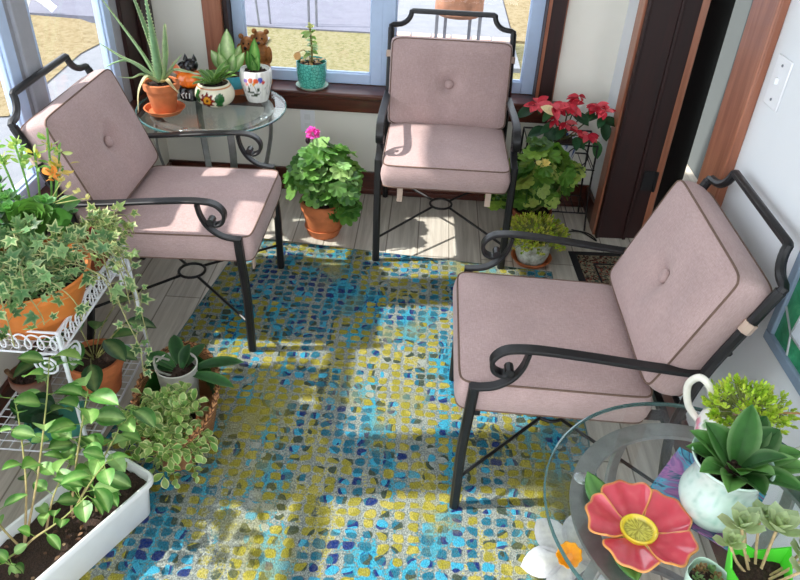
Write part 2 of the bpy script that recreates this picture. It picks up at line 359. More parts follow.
# back window casing, sill and apron
m=MB(); m.box(-1.075,-.985,YB-.028,YB,.56,2.2); m.box(.525,.612,YB-.028,YB,.56,2.2); m.box(-1.075,.612,YB-.028,YB,2.1,2.2); struct(m,'trim_1',M['wood_sunlit'],bevel=.004)
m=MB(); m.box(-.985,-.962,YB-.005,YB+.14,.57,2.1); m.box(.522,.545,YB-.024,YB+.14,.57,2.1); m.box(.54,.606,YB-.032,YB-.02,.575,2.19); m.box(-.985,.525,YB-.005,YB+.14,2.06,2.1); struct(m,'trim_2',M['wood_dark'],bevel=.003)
m=MB(); m.box(-1.12,.655,YB-.075,YB+.14,.535,.565); struct(m,'trim_3',M['wood_x'],bevel=.008)
m=MB(); m.box(-1.09,.625,YB-.024,YB,.452,.535); struct(m,'trim_4',M['wood_x'],bevel=.006)
def window(name,x0,x1,z0,z1,y,fw,ax='x',mat='vinyl'):
    """sash frame with pane; ax x: in the back wall plane y; ax y: in a left wall plane x=y"""
    fr=MB(); gl=MB(); d=.022
    def bx(mb,a,b,c,e,dd):
        if ax=='x': mb.box(a,b,y-dd,y+dd,c,e)
        else: mb.box(y-dd,y+dd,a,b,c,e)
    for a,b,c,e in ((x0,x0+fw,z0,z1),(x1-fw,x1,z0,z1),(x0+fw,x1-fw,z0,z0+fw*.9),(x0+fw,x1-fw,z1-fw,z1)): bx(fr,a,b,c,e,d)
    k=fw*.45
    for a,b,c,e in ((x0+fw-k,x0+fw+.006,z0+fw-k,z1-fw),(x1-fw-.006,x1-fw+k,z0+fw-k,z1-fw),(x0+fw,x1-fw,z0+fw*.5,z0+fw*.9+.006)): bx(fr,a,b,c,e,d*.45)
    o=struct(fr,name,M[mat],bevel=.004); bx(gl,x0+fw,x1-fw,z0+fw*.9,z1-fw,.002)
    gl.build('pane',M['pane'],o); return o
window('window_1',-.962,-.232,.567,2.06,YB+.085,.057)
window('window_2',-.236,.525,.567,2.06,YB+.085,.064)
# left wall windows
window('window_3',2.385,3.07,.565,2.14,XL-.03,.06,'y')
window('window_4',1.44,2.30,.565,2.14,XL-.03,.06,'y')
window('window_5',.42,1.31,.565,2.14,XL-.03,.06,'y')
m=MB()
for a,b in ((2.44,3.01),(1.50,2.24),(.48,1.25)): m.box(XL-.055,XL-.005,a,b,1.21,1.28)
struct(m,'trim_13',M['vinyl'],bevel=.004)
m=MB()
for a,b in ((2.29,2.44),(1.30,1.45),(.25,.43)): m.box(XL-.075,XL-.01,a,b,.565,2.15); m.box(XL-.012,XL+.004,a+.03,b-.03,.565,2.15)
struct(m,'trim_5',M['vinyl_grey'],bevel=.004)
m=MB(); m.box(XL-.08,XL-.005,3.065,3.14,.565,2.15); struct(m,'trim_6',M['vinyl_grey'],bevel=.004)
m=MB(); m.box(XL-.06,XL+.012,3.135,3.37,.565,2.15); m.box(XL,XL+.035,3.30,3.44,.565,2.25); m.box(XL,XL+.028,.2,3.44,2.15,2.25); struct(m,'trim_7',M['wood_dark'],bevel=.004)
m=MB(); m.box(XL-.09,XL+.075,.2,3.37,.535,.565); struct(m,'trim_8',M['wood_y'],bevel=.006)
# doorway : casing, jambs, stop, door
m=MB(); m.box(-.022,0,-.31,-.222,0,2.14,RWM); struct(m,'trim_9',M['wood_sunlit'],bevel=.004)
m=MB(); m.box(-.024,0,-1.46,-1.29,0,2.14,RWM); m.box(-.03,-.02,-1.46,-1.43,0,2.14,RWM); struct(m,'trim_10',M['wood_sunlit'],bevel=.004)
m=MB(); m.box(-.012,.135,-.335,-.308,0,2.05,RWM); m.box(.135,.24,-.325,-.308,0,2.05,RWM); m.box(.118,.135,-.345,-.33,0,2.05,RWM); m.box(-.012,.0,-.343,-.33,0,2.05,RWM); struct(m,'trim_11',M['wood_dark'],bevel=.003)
m=MB(); m.box(-.012,.135,-1.29,-1.265,0,2.05,RWM); struct(m,'trim_12',M['wood_z'],bevel=.003)
DM=Matrix.Translation((1.098,3.125,0))@Matrix.Rotation(math.radians(62),4,'Z')
m=MB(); m.box(.02,.82,-.028,0,.01,2.03,DM); d=m.build('door_1',M['door_dark'],bevel=.003); d['kind']='structure'
m=MB(); m.box(0,.02,-.028,0,.01,2.03,DM); m.build('door_edge',M['wood_sunlit'],d)['label']='lit orange brown edge of the open door'  # edge looks lit through the sunlit wood colour
for z in (.27,1.28):
    m=MB(); m.box(.15,.215,-.332,-.322,z,z+.1,RWM); m.tube([rw(.208,-.337,z),rw(.208,-.337,z+.1)],.008,8); m.build('hinge',M['iron'],d)
# light switch and wall outlet
t=thing('light_switch','white rectangular light switch plate on the right wall above the corner chair','light switch',rw(0,-1.54,1.20),.0265)
m=MB(); m.box(-.006,-.0005,-.042,.042,-.066,.066); m.build('switch_plate',M['switch'],t,bevel=.003)
m=MB(); m.box(-.016,-.006,-.006,.006,-.003,.014); m.build('toggle',M['switch'],t,bevel=.001)
for z in (-.045,.045): m=MB(); m.ball((-.006,0,z),.004,n=8); m.build('screw',M['steel'],t)
t=thing('wall_outlet','white wall outlet plate under the back window sill, above the geranium','outlet',(-.60,YB,.385))
m=MB(); m.box(-.037,.037,-.006,-.0005,-.058,.058); m.build('outlet_plate',M['switch'],t,bevel=.003)
for z in (-.024,.024):
    m=MB(); m.box(-.016,.016,-.009,-.006,z-.015,z+.015); m.build('socket',M['white_pl'],t,bevel=.003)
# ================================================================ rug and mat
def rug_z(x,y): return .007
m=MB(); n=24; B=((-.82,2.905),(.62,2.765),(.625,.5),(-1.12,.5)); vs=[];fs=[]
for i in range(n+1):
    for j in range(n+1):
        u,v=i/n,j/n; a=V(*B[0]).lerp(V(*B[1]),u); b=V(*B[3]).lerp(V(*B[2]),u); p=a.lerp(b,v); vs.append((p.x,p.y,.007))
for i in range(n):
    for j in range(n): k=i*(n+1)+j; fs.append((k,k+1,k+n+2,k+n+1))
m.add(vs,fs,smooth=False)
rug=m.build('area_rug',M['rug']); tag(rug,'large area rug of blue, teal and olive dot rows on grey floor','rug')
m=MB(); bb=[V(*p,.004) for p in B]; m.tube(bb,.0045,6,closed=True); m.build('rug_binding',M['rug_edge'],rug)
t=thing('door_mat','small patterned mat with black border lying in the doorway','mat',(0,0,0))
MX=[(.725,2.96),(1.35,2.99),(1.38,2.28),(.765,2.25)]
def quad_mat(mb,k,z,inner=None):
    c=sum((V(*p) for p in MX),V(0,0))/4; q=[c+(V(*p)-c)*k for p in MX]; mb.add([(p.x,p.y,z) for p in q],[(3,2,1,0)],smooth=False)
m=MB(); c=[V(p[0],p[1],0) for p in MX]; m.add([(p.x,p.y,.001) for p in c]+[(p.x,p.y,.006) for p in c],[(7,6,5,4),(0,1,5,4),(1,2,6,5),(2,3,7,6),(3,0,4,7)],smooth=False); m.build('mat_border',M['mat_black'],t)
m=MB(); c0=sum((V(*p) for p in MX),V(0,0))/4
q=[(p[0]*.9+c0.x*.1,p[1]*.9+c0.y*.1) for p in MX]; m.add([(x,y,.0075) for x,y in q],[(3,2,1,0)],smooth=False); m.build('mat_field',M['mat'],t)
m=MB(); q=[(p[0]*.68+c0.x*.32,p[1]*.68+c0.y*.32) for p in MX]; m.tube([(x,y,.009) for x,y in q],.006,4,closed=True); m.build('mat_line',M['mat_black'],t)
# ================================================================ outdoors
ZG=-.30
m=MB(); m.box(-14,-2.2,3.7,7.45,ZG-.1,ZG-.03); m.box(-2.2,9,3.7,7.6,ZG-.1,ZG-.02); struct(m,'ground_lawn',M['grass_green'])
m=MB(); m.box(-16,12,7.6,30,ZG-.2,ZG-.005); struct(m,'driveway',M['drive'])
m=MB(); m.box(.86,9,7.55,16,ZG-.1,ZG+.005); struct(m,'ground_side_lawn',M['grass'])
# left yard: pale walk, dry grass wedge, grey drive
m=MB(); m.add([(-8,-1,ZG),(-1.6,-1,ZG),(-1.6,7.2,ZG),(-3.0,7.2,ZG),(-3.30,6.85,ZG),(-3.26,6.1,ZG),(-3.05,5.2,ZG),(-3.5,4.9,ZG),(-8,4.2,ZG)],[(0,1,2,3,4,5,6,7,8)],smooth=False)
struct(m,'walkway',M['pale'])
m=MB(); m.add([(-9,3.2,ZG+.01),(-3.05,4.85,ZG+.01),(-3.15,6.35,ZG+.01),(-3.05,7.0,ZG+.01),(-3.6,7.42,ZG+.01),(-4.4,7.5,ZG+.01),(-9,7.6,ZG+.01)],[(0,1,2,3,4,5,6)],smooth=False)
struct(m,'ground_grass',M['grass'])
t=thing('downspout','white downspout end lying at the edge of the dry grass outside','downspout',(-4.15,7.55,ZG+.02))
m=MB(); m.tube(bez([(-.12,0,0),(-.02,0,.16),(.08,.02,.14),(.2,.05,.02)]),.045,8); m.build('pipe',M['white_pl'],t)
# patio slab with block edging, drum on four legs
m=MB(); m.box(-.40,.84,6.6,10.5,ZG-.1,ZG+.02); struct(m,'patio_slab',M['pale'])
m=MB()
for k in range(6): m.box(-.40+k*.205,-.21+k*.205,7.44,7.55,ZG-.1,ZG+.032)
struct(m,'patio_edging',M['brick'],bevel=.01)
t=thing('drum_brazier','rusty round steel drum on four grey legs out on the patio','brazier',(.25,7.12,ZG+.0205))
m=MB(); m.lathe([(0,.32),(.20,.32),(.23,.35),(.23,.80),(.21,.80),(.21,.36),(0,.36)],28); m.build('drum',M['rust'],t)
for x,y in ((-.205,-.06),(.205,-.06),(-.12,.14),(.12,.14)):
    m=MB(); m.box(x-.016,x+.016,y-.016,y+.016,0,.36); m.build('leg',M['steel'],t,bevel=.004)
for i,(x0,y0,x1,lab) in enumerate(((-1.80,7.62,-1.88,'thin dark plant stake outside, standing left of the other one beyond the bear carving'),(-1.70,7.70,-1.74,'thin dark plant stake outside, right of the other one beyond the bear carving'))):
    m=MB(); m.tube([(x0,y0,ZG-.02),(x1,y0,ZG+1.0)],.012,6); o=m.build('garden_stake',M['steel']); tag(o,lab,'stake','garden stakes')
t=thing('garden_pole','double grey metal pole standing outside beyond the turquoise pot','pole',(-1.27+.0,7.70,ZG-.02))
for x in (-.02,.06):
    m=MB(); m.tube([(x,0,0),(x,0,1.05)],.014,6); m.build('pole',M['steel'],t)
# ================================================================ chairs
def cushion(W,D,T,crown,rc=.035,dim=0,n=26,pw=3.2):
    """soft box: x +-W/2, y +-D/2, z 0..T ; returns mesh builder + piping loops"""
    m=MB(); vs=[];fs=[]
    def sq(u,v,ins):
        # square -> rounded rectangle
        a,b=W/2-ins,D/2-ins; x,y=u*a,v*b; k=(abs(u)**14*abs(v)**14)
        return x*(1-k*rc*.3/a),y*(1-k*rc*.3/b)
    g=lambda i:math.sin((i/n*2-1)*PI/2)*.35+(i/n*2-1)*.65
    N=n+1
    def top(sgn):
        o=len(vs)
        for i in range(N):
            for j in range(N):
                u,v=g(i),g(j); x,y=sq(u,v,.004); e=(1-abs(u)**pw)*(1-abs(v)**pw)
                z=crown*e**.7
                z+=.0035*mnoise.noise(V(x*9,y*9,sgn*3.1))*e+0.002*math.sin(u*9+v*2)*e
                if dim: r2=(x*x+y*y); z-=dim*math.exp(-r2/.0016)+dim*.55*math.exp(-math.sqrt(r2)/.07)
                vs.append((x,y,T/2+sgn*(T/2+z)))
        return o
    a=top(1); b=top(-1)
    for i in range(n):
        for j in range(n):
            k=i*N+j; fs.append((a+k,a+k+N,a+k+N+1,a+k+1)); fs.append((b+k,b+k+1,b+k+N+1,b+k+N))
    ring=[(i,0) for i in range(n)]+[(n,j) for j in range(n)]+[(i,n) for i in range(n,0,-1)]+[(0,j) for j in range(n,0,-1)]
    L=len(ring); base=len(vs); loops=[[],[]]
    for q in range(5):
        f=q/4
        for i,j in ring:
            x,y=sq(g(i),g(j),.004); bul=.010*math.sin(PI*f); s=1+bul/ (W/2)
            vs.append((x*s+.0015*mnoise.noise(V(x*30,y*30,f*4)),y*(1+bul/(D/2)),T*(1-f)))
            if q==0: loops[0].append(V(x,y,T))
            if q==4: loops[1].append(V(x,y,0))
    for q in range(4):
        for k in range(L):
            k2=(k+1)%L; fs.append((base+q*L+k,base+q*L+L+k,base+q*L+L+k2,base+q*L+k2))
    # stitch sides to faces
    for k in range(L):
        k2=(k+1)%L; i,j=ring[k]; i2,j2=ring[k2]
        fs.append((a+i*N+j,base+k,base+k2,a+i2*N+j2)); fs.append((b+i*N+j,b+i2*N+j2,base+4*L+k2,base+4*L+k))
    m.add(vs,fs); return m,loops
def make_chair(label):
    t=thing('patio_armchair',label,'armchair',group='patio armchairs with mauve cushions')
    hx=.288; ir=M['iron']
    for sx in (-1,1):
        x=sx*hx
        m=MB(); m.strap([(x,.0,.0),(x,.0,.25),(x,.012,.47),(x,.013,.496)],(1,0,0),.031,.028); m.build('front_leg',ir,t)
        m=MB(); m.tube(bez([(x,.63,.0),(x,.59,.18),(x,.565,.36),(x,.573,.48),(x,.598,.60),(x,.648,.735),(x,.696,.858)]),.0145,8); m.build('rear_leg',ir,t)
        arm=bez([(x,.592,.588),(x,.45,.602),(x,.32,.617),(x,.20,.629),(x,.132,.632),(x,.079,.624),(x,.051,.594),(x,.056,.560),(x,.081,.545),(x,.100,.554)],5)
        m=MB(); m.strap(arm,(1,0,0),.034,.012); m.tube([(x-.017,.097,.560),(x+.017,.097,.560)],.013,8); a=m.build('arm',ir,t)
        m=MB(); m.strap(bez([(x,.002,.492),(x,.034,.494),(x,.072,.504),(x,.110,.534),(x,.132,.575),(x,.141,.622)],5),(1,0,0),.03,.011); m.build('scroll_bracket',ir,a)
        m=MB(); xr=sx*.225; m.box(xr-.011,xr+.011,.03,.565,.362,.386); m.build('side_rail',ir,t,bevel=.003)
    m=MB(); m.box(-hx+.02,hx-.02,.024,.042,.366,.388); m.build('front_rail',ir,t,bevel=.003)
    m=MB(); m.box(-hx,hx,.55,.57,.364,.384)
    for k in range(5): y=.08+k*.1; m.box(-.22,.22,y,y+.03,.374,.382)
    m.build('seat_slat',ir,t)
    # crest rail
    L=[(-hx,.692,.848),(-hx,.701,.866),(-hx+.01,.7025,.870),(-hx+.03,.704,.872)]
    arc=[]
    for k in range(7):
        a=PI/2*k/6; arc.append((-hx+.03+.062*math.sin(a),.704+.02*k/6,.872+.058*(1-math.cos(a))))
    left=L+arc+[(-hx+.097,.725,.932)]
    crest=left+[(-p[0],p[1],p[2]) for p in reversed(left)]
    m=MB(); m.tube(crest,.0125,8); m.build('crest_rail',ir,t)
    m=MB(); m.tube([(-hx,.636,.66),(hx,.636,.66)],.009,8); m.tube([(-hx,.583,.43),(hx,.583,.43)],.009,8)
    for k in range(5): x=-.19+k*.095; m.tube([(x,.583,.43),(x,.636,.66)],.006,6)
    m.build('back_bar',ir,t)
    # X brace with ring
    m=MB(); ring=[(.052*math.cos(a),.30+.052*math.sin(a),.150) for a in [2*PI*k/24 for k in range(24)]]; m.tube(ring,.0058,8,closed=True)
    for sx in (-1,1):
        m.tube([(sx*(hx-.008),.004,.120),(sx*.040,.30-.034,.150)],.0058,6); m.tube([(sx*(hx-.005),.585,.150),(sx*.040,.30+.034,.150)],.0058,6)
    m.build('cross_brace',ir,t)
    # cushions
    m,lo=cushion(.545,.535,.098,.022)
    o=m.build('seat_cushion',M['fabric'],t); o.location=(0,.235,.384); o.rotation_euler=(math.radians(-1.5),0,0)
    p=MB(); [p.tube(l,.0032,5,closed=True) for l in lo]; p.build('piping',M['piping'],o)
    m,lo=cushion(.556,.395,.095,.030,dim=.032)
    q=m.build('back_cushion',M['fabric'],t); q.rotation_euler=(math.radians(90-17.5),0,0); q.location=(0,.607,.643)
    p=MB(); [p.tube(l,.0032,5,closed=True) for l in lo]; p.build('piping',M['piping'],q)
    p=MB(); p.ball((0,0,.096),.0215,n=16,sc=(1,1,.55)); p.build('button',M['fabric'],q)
    for sx in (-1,1):
        m=MB(); m.box(sx*.19-.012,sx*.19+.012,-.012,-.007,.315,.39); m.build('cushion_tie',M['tie'],t)
        m=MB(); m.tube([(sx*hx,.648,.735),(sx*hx,.659,.763)],.0185,8); m.build('cushion_tie',M['tie'],t)
    return t
ch=make_chair('armchair with mauve cushions in front of the back window'); ch.location=(.099,2.77,.0095)
c2=copy_tree(ch); c2.location=(-.607,2.37,.0095); c2.rotation_euler=(0,0,PI/2); c2['label']='armchair with mauve cushions beside the left windows and the plant stand'
c3=copy_tree(ch); c3.location=(.162,1.705,.0095); c3.rotation_euler=(0,0,-PI/2); c3['label']='armchair with mauve cushions against the right wall below the light switch'
for c_ in (c2,c3):
    for q in c_.children:
        if q.name.startswith('back_cushion'): q.location=(0,.626,.660); q.rotation_euler=(math.radians(90-21),0,0)
for q in ch.children:
    if q.name.startswith('back_cushion'): q.location.z-=.008
# ================================================================ round glass tables
M['chrome']=plain('brushed_chrome',(200,202,204),.22,.9,var=.05)
def make_table(label):
    t=thing('round_side_table',label,'side table',group='round glass side tables')
    m=MB(); r=.327; m.lathe([(0,.588),(r-.004,.588),(r-.004,.598),(0,.598)],72,mi=0); m.lathe([(r-.004,.588),(r,.590),(r,.597),(r-.004,.5985)],72,mi=1,cap=False)
    m.build('glass_top',[M['tglass'],M['tglass_edge']],t)
    m=MB(); m.lathe([(.228,.574),(.270,.574),(.270,.584),(.228,.584),(.228,.574)],64); m.build('ring_frame',M['pewter'],t)
    for k in range(4):
        a=PI/4*1.05+k*PI/2; c,s=math.cos(a),math.sin(a)
        prof=bez([(.249,.578),(.264,.50),(.262,.42),(.236,.30),(.205,.20),(.203,.12),(.222,.05),(.258,.010)],5)
        m=MB(); m.strap([(p[0]*c,p[0]*s,p[1]) for p in [(q.x,q.y) for q in [V(b[0],b[1]) for b in prof]]],(-s,c,0),.030,.011); l=m.build('leg',M['pewter'],t)
        b_=a-PI/4; m=MB(); m.ball((.249*math.cos(b_),.249*math.sin(b_),.583),.019,n=16,sc=(1,1,.26)); m.build('glass_pad',M['chrome'],t)
    m=MB(); m.lathe([(.195,.115),(.215,.115),(.215,.127),(.195,.127),(.195,.115)],48); m.build('lower_ring',M['pewter'],t)
    return t
t1=make_table('round glass table in the back left corner holding the potted aloe'); t1.location=(-.955,3.034,0); t1.rotation_euler=(0,0,math.radians(-16))
t2=copy_tree(t1); t2.location=(.622,.965,.0105); t2.rotation_euler=(0,0,math.radians(67.75)); t2['label']='round glass table at the front right holding the red flower dish'
# ================================================================ stained glass picture on right wall
t=thing('stained_glass_panel','grey blue framed panel of green stained glass on the right wall','stained glass',rw(-.002,-1.945,.665),.0265)
m=MB(); fw=.03; W=.55; Hh=.45
m.box(-.022,0,-W,0,0,fw); m.box(-.022,0,-W,0,Hh-fw,Hh); m.box(-.022,0,-fw,0,fw,Hh-fw); m.box(-.022,0,-W,-W+fw,fw,Hh-fw); m.build('frame',M['frame_blue'],t,bevel=.004)
m=MB(); m.box(-.012,-.006,-W+fw,-fw,fw,Hh-fw); m.build('glass_field',M['sgreen'],t)
m=MB(); m.add([(-.0135,-.09,fw+.05),(-.0135,-.30,fw+.05),(-.0135,-.30,Hh-.08),(-.0135,-.12,Hh-.08)],[(0,1,2,3)],smooth=False); m.build('white_glass',M['swhite'],t)
m=MB()
for a,b in (((-.09,fw+.05),(-.30,fw+.05)),((-.09,fw+.05),(-.12,Hh-.08)),((-.03,fw+.09),(-.09,fw+.05)),((-.11,fw),(-.09,fw+.05)),((-.105,.2),(-.03,.26)),((-.15,fw+.05),(-.17,Hh-.08)),((-.11,.22),(-.3,.2)),((-.22,fw),(-.23,Hh-fw)),((-.12,Hh-.08),(-.06,Hh-fw))):
    m.tube([(-.0135,*a),(-.0135,*b)],.0028,6)
m.build('lead_line',M['lead'],t)
# ================================================================ light, camera
w=bpy.data.worlds.new('sky'); scene.world=w; w.use_nodes=True
bg=w.node_tree.nodes['Background']; bg.inputs[0].default_value=(.90,.95,1.0,1); bg.inputs[1].default_value=2.4
sun=bpy.data.lights.new('sun','SUN'); sun.energy=5.4; sun.angle=.02; sun.color=(1,.95,.86)
so=bpy.data.objects.new('sun',sun); COL.objects.link(so); so.rotation_euler=V(.66,.095,-.735).to_track_quat('-Z','Y').to_euler()
cam=bpy.data.cameras.new('camera'); co=bpy.data.objects.new('camera',cam); COL.objects.link(co); scene.camera=co
cam.sensor_width=36; cam.lens=714.28/800*36; cam.clip_start=.02; cam.clip_end=200
p,r,y=0.613957,0.0500069,-0.0251203
fw=V(math.sin(y)*math.cos(p),math.cos(y)*math.cos(p),-math.sin(p)); rt=V(math.cos(y),-math.sin(y),0); up=rt.cross(fw)
r2=rt*math.cos(r)+up*math.sin(r); u2=up*math.cos(r)-rt*math.sin(r)
mt=Matrix((r2,u2,-fw)).transposed().to_4x4(); mt.translation=(0,0,1.8); co.matrix_world=mt
scene.view_settings.view_transform='Standard'; scene.view_settings.look='None'; scene.view_settings.exposure=.46
# ================================================================ plants: helpers
GL=[lin(c) for c in ((58,110,40),(80,135,52),(104,160,66),(44,90,36))]
def pot_mb(rt,rb,h,wall=.006,rim=.0,n=36,colf=None,rf=None,rimh=.02,base=0.):
    pr=[(rb*.96,base),(rb,base+.004)]
    if rim: pr+=[(rb+(rt-rb)*.85,h-rimh),(rt+rim*.2,h-rimh+.001),(rt+rim,h-rimh+.003),(rt+rim,h-.003),(rt+rim-.003,h)]
    else: pr+=[(rb+(rt-rb)*.5,h*.5),(rt,h-.003),(rt-.002,h)]
    pr+=[(rt-wall,h-.001),(rt-wall,h*.6),(0,h*.6)]
    m=MB(); m.lathe(pr,n,colf=colf,rf=rf); return m
def saucer_mb(r,h=.02):
    m=MB(); m.lathe([(r*.78,0),(r*.8,.002),(r*.97,h-.002),(r,h),(r*.93,h),(r*.78,.006),(0,.006)],36); return m
def soil_mb(r,z,seed=1,n=20):
    m=MB(); rr=random.Random(seed); pr=[(0,z+.008),(r*.4,z+.007),(r*.75,z+.004),(r,z-.001)]; m.lathe(pr,n,rf=lambda a,t:1+.0*a)
    for k in range(14):
        a=rr.uniform(0,6.3);q=r*math.sqrt(rr.random())*.85; m.ball((q*math.cos(a),q*math.sin(a),z+.008),rr.uniform(.003,.008),n=6)
    return m
def stem(m,a,b,r=.002,bend=.02,col=lin((96,120,58)),rr=R,n=5,seg=4):
    a=V(*a);b=V(*b); c=(a+b)/2+V(rr.uniform(-bend,bend),rr.uniform(-bend,bend),rr.uniform(0,bend)); m.tube(bez([a,c,b],seg),r,n,col=col); return c
ROUND=[(PI*2*k/30-PI+.0001, .62+.38*abs(math.cos((PI*2*k/30-PI)*.5))**.3+.07*math.sin(k*2.1)) for k in range(30)]
def lobes(nl,depth,n=5,back=.35):
    out=[]; N=nl*n
    for k in range(N+1):
        a=-2.55+5.1*k/N; f=k/n; w=abs(math.sin(PI*f)); s=1-(.35+.1*back)*(abs(a)/2.55)**2
        out.append((a,s*(1-depth+depth*w**.7)))
    return out
GER=lobes(7,.22,5); IVY=[(-2.5,.32),(-2.0,.55),(-1.45,.42),(-1.0,.78),(-.52,.45),(-.2,.7),(0,1.08),(.2,.7),(.52,.45),(1.0,.78),(1.45,.42),(2.0,.55),(2.5,.32),(3.05,.2)]
def bush_lobed(m,sm,base,ctr,rad,n,size,prof,cols,rr,edge=None,up=.35,cup=.15,stemcol=lin((90,120,50)),zmin=-.55,edgep=1.):
    """geranium-like dome: petiole + lobed leaf per point of an ellipsoid shell"""
    base=V(*base);ctr=V(*ctr)
    for k in range(n):
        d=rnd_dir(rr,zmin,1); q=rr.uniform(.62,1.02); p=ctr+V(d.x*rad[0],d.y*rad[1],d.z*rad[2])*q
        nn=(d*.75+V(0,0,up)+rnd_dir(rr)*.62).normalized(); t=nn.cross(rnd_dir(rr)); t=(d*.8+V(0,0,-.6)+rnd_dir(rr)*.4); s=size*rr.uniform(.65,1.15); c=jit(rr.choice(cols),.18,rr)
        c=mix(c,tuple(x*.45 for x in c),max(0,.9-q)*2.2)  # leaves deeper in the dome are darkened, shade painted into their colour
        tn=(t-nn*t.dot(nn)).normalized()
        m.lobed(p-tn*s*.35,tn,nn,s,prof,c,(edge if edge and rr.random()<edgep else mix(c,(.25,.5,.12),.15)),cup,ctr=mix(c,lin((150,185,90)),.35))
        if k%2==0: stem(sm,base+V(rr.uniform(-.03,.03),rr.uniform(-.03,.03),0),p-tn*s*.3,.0018,.02,stemcol,rr,4,3)
def rosette(m,c,r,n,col,rr,axis=(0,0,1),open_=1.,W=.42,tipcol=None,thick=1):
    c=V(*c); ax=V(*axis).normalized(); u=ax.orthogonal().normalized(); w=ax.cross(u)
    for k in range(n):
        f=k/n; a=k*2.39996; el=(1-f)*1.25*open_; L=r*(1-.62*f)
        d=(u*math.cos(a)+w*math.sin(a))*math.sin(el+.1)+ax*math.cos(el+.1); nrm=ax*math.sin(el+.1)-(u*math.cos(a)+w*math.sin(a))*math.cos(el+.1)
        cc=jit(mix(tuple(x*.75 for x in col),col,1-abs(f-.5)),.1,rr); m.leaf(c+ax*(.12*r*f),d,nrm,L,L*W*1.5,cc,edge=mix(cc,tipcol or (.5,.7,.35),.3),droop=-.35,fold=.12,shape=.35,segs=4)
def sprig(m,sm,a,b,n,L,W,cols,rr,edge=None,droop=.3,ball=True,scol=lin((110,130,70)),shape=0,rs=.0016,fold=.18,mid=None):
    """stem from a to b carrying alternate leaves"""
    a=V(*a);b=V(*b); mdl=(a+b)/2+V(rr.uniform(-.02,.02),rr.uniform(-.02,.02),.015); P=bez([a,mdl,b],5); sm.tube(P,rs,5,col=scol)
    for k in range(n):
        f=.15+.85*k/max(1,n-1); i=min(int(f*(len(P)-1)),len(P)-2); p=P[i].lerp(P[i+1],f*(len(P)-1)-i); t=(P[i+1]-P[i]).normalized()
        side=t.orthogonal(); side.rotate(Matrix.Rotation(k*2.4+rr.random(),3,t)); d=(side*.9+t*.5+V(0,0,.15)).normalized()
        if k==n-1: d=t
        c=jit(rr.choice(cols),.15,rr); nn=(V(0,0,1)+rnd_dir(rr)*.35)
        m.leaf(p,d,nn,L*rr.uniform(.75,1.15),W*rr.uniform(.8,1.1),c,edge=edge,droop=droop,fold=fold,shape=shape,segs=5,mid=mid)
def plant(name,label,loc,group=None,rz=0): return thing(name,label,'potted plant',loc,rz,group)
ZT=.5995
# ---------------------------------------------------------------- A left table
rr=random.Random(3)
t=plant('potted_aloe','tall spiky aloe in a terracotta pot on the corner glass table',(-1.135,2.935,ZT))
saucer_mb(.088,.022).build('saucer',M['terra'],t)
pot_mb(.070,.050,.135,rim=.006,rimh=.032,base=.008).build('pot',M['terra'],t); soil_mb(.062,.12).build('soil',M['soil'],t)
m=MB(); g1=lin((128,166,122)); g2=lin((150,182,134)); tan=lin((206,190,150)); pale=lin((186,196,160))
def aloe_leaf(pts,W,c1,c2,serr=True):
    P=bez(pts,6); N=len(P)
    for side in (0,):
        vs=[];cc=[];fs=[]
        for i,p in enumerate(P):
            f=i/(N-1); tn=(P[min(i+1,N-1)]-P[max(i-1,0)]).normalized(); w=W*(1-f**1.6)*(.75+.25*math.sin(min(1,f*5)*PI/2))+.0006
            out=V(tn.x,tn.y,0); lat=tn.cross(V(0,0,1)); lat=lat.normalized() if lat.length>.05 else V(1,0,0); up=lat.cross(tn).normalized()
            for a,b in ((-1,.28),(-.5,.02),(0,-.06),(.5,.02),(1,.28),(.55,-.30),(0,-.42),(-.55,-.30)):
                vs.append(p+lat*w*.5*a+up*w*.5*b); k=mix(c1,c2,f); cc.append(mix(k,lin((200,214,170)),.5 if abs(a)==1 else 0))
        for i in range(N-1):
            for k in range(8): fs.append((i*8+k,i*8+(k+1)%8,i*8+8+(k+1)%8,i*8+8+k))
        m.add(vs,fs,cols=cc)
        if serr:
            for i in range(1,N-2):
                tn=(P[i+1]-P[i]).normalized(); f=i/(N-1); w=W*(1-f**1.6); lat=tn.cross(V(0,0,1)).normalized(); up=lat.cross(tn)
                for s_ in (-1,1):
                    for q in (0,.5):
                        b=P[i].lerp(P[i+1],q)+lat*s_*w*.48+up*w*.13; m.add([b-tn*.004,b+tn*.004,b+lat*s_*.006+tn*.004],[(0,1,2)],lin((214,222,180)))
b=V(0,0,.135)
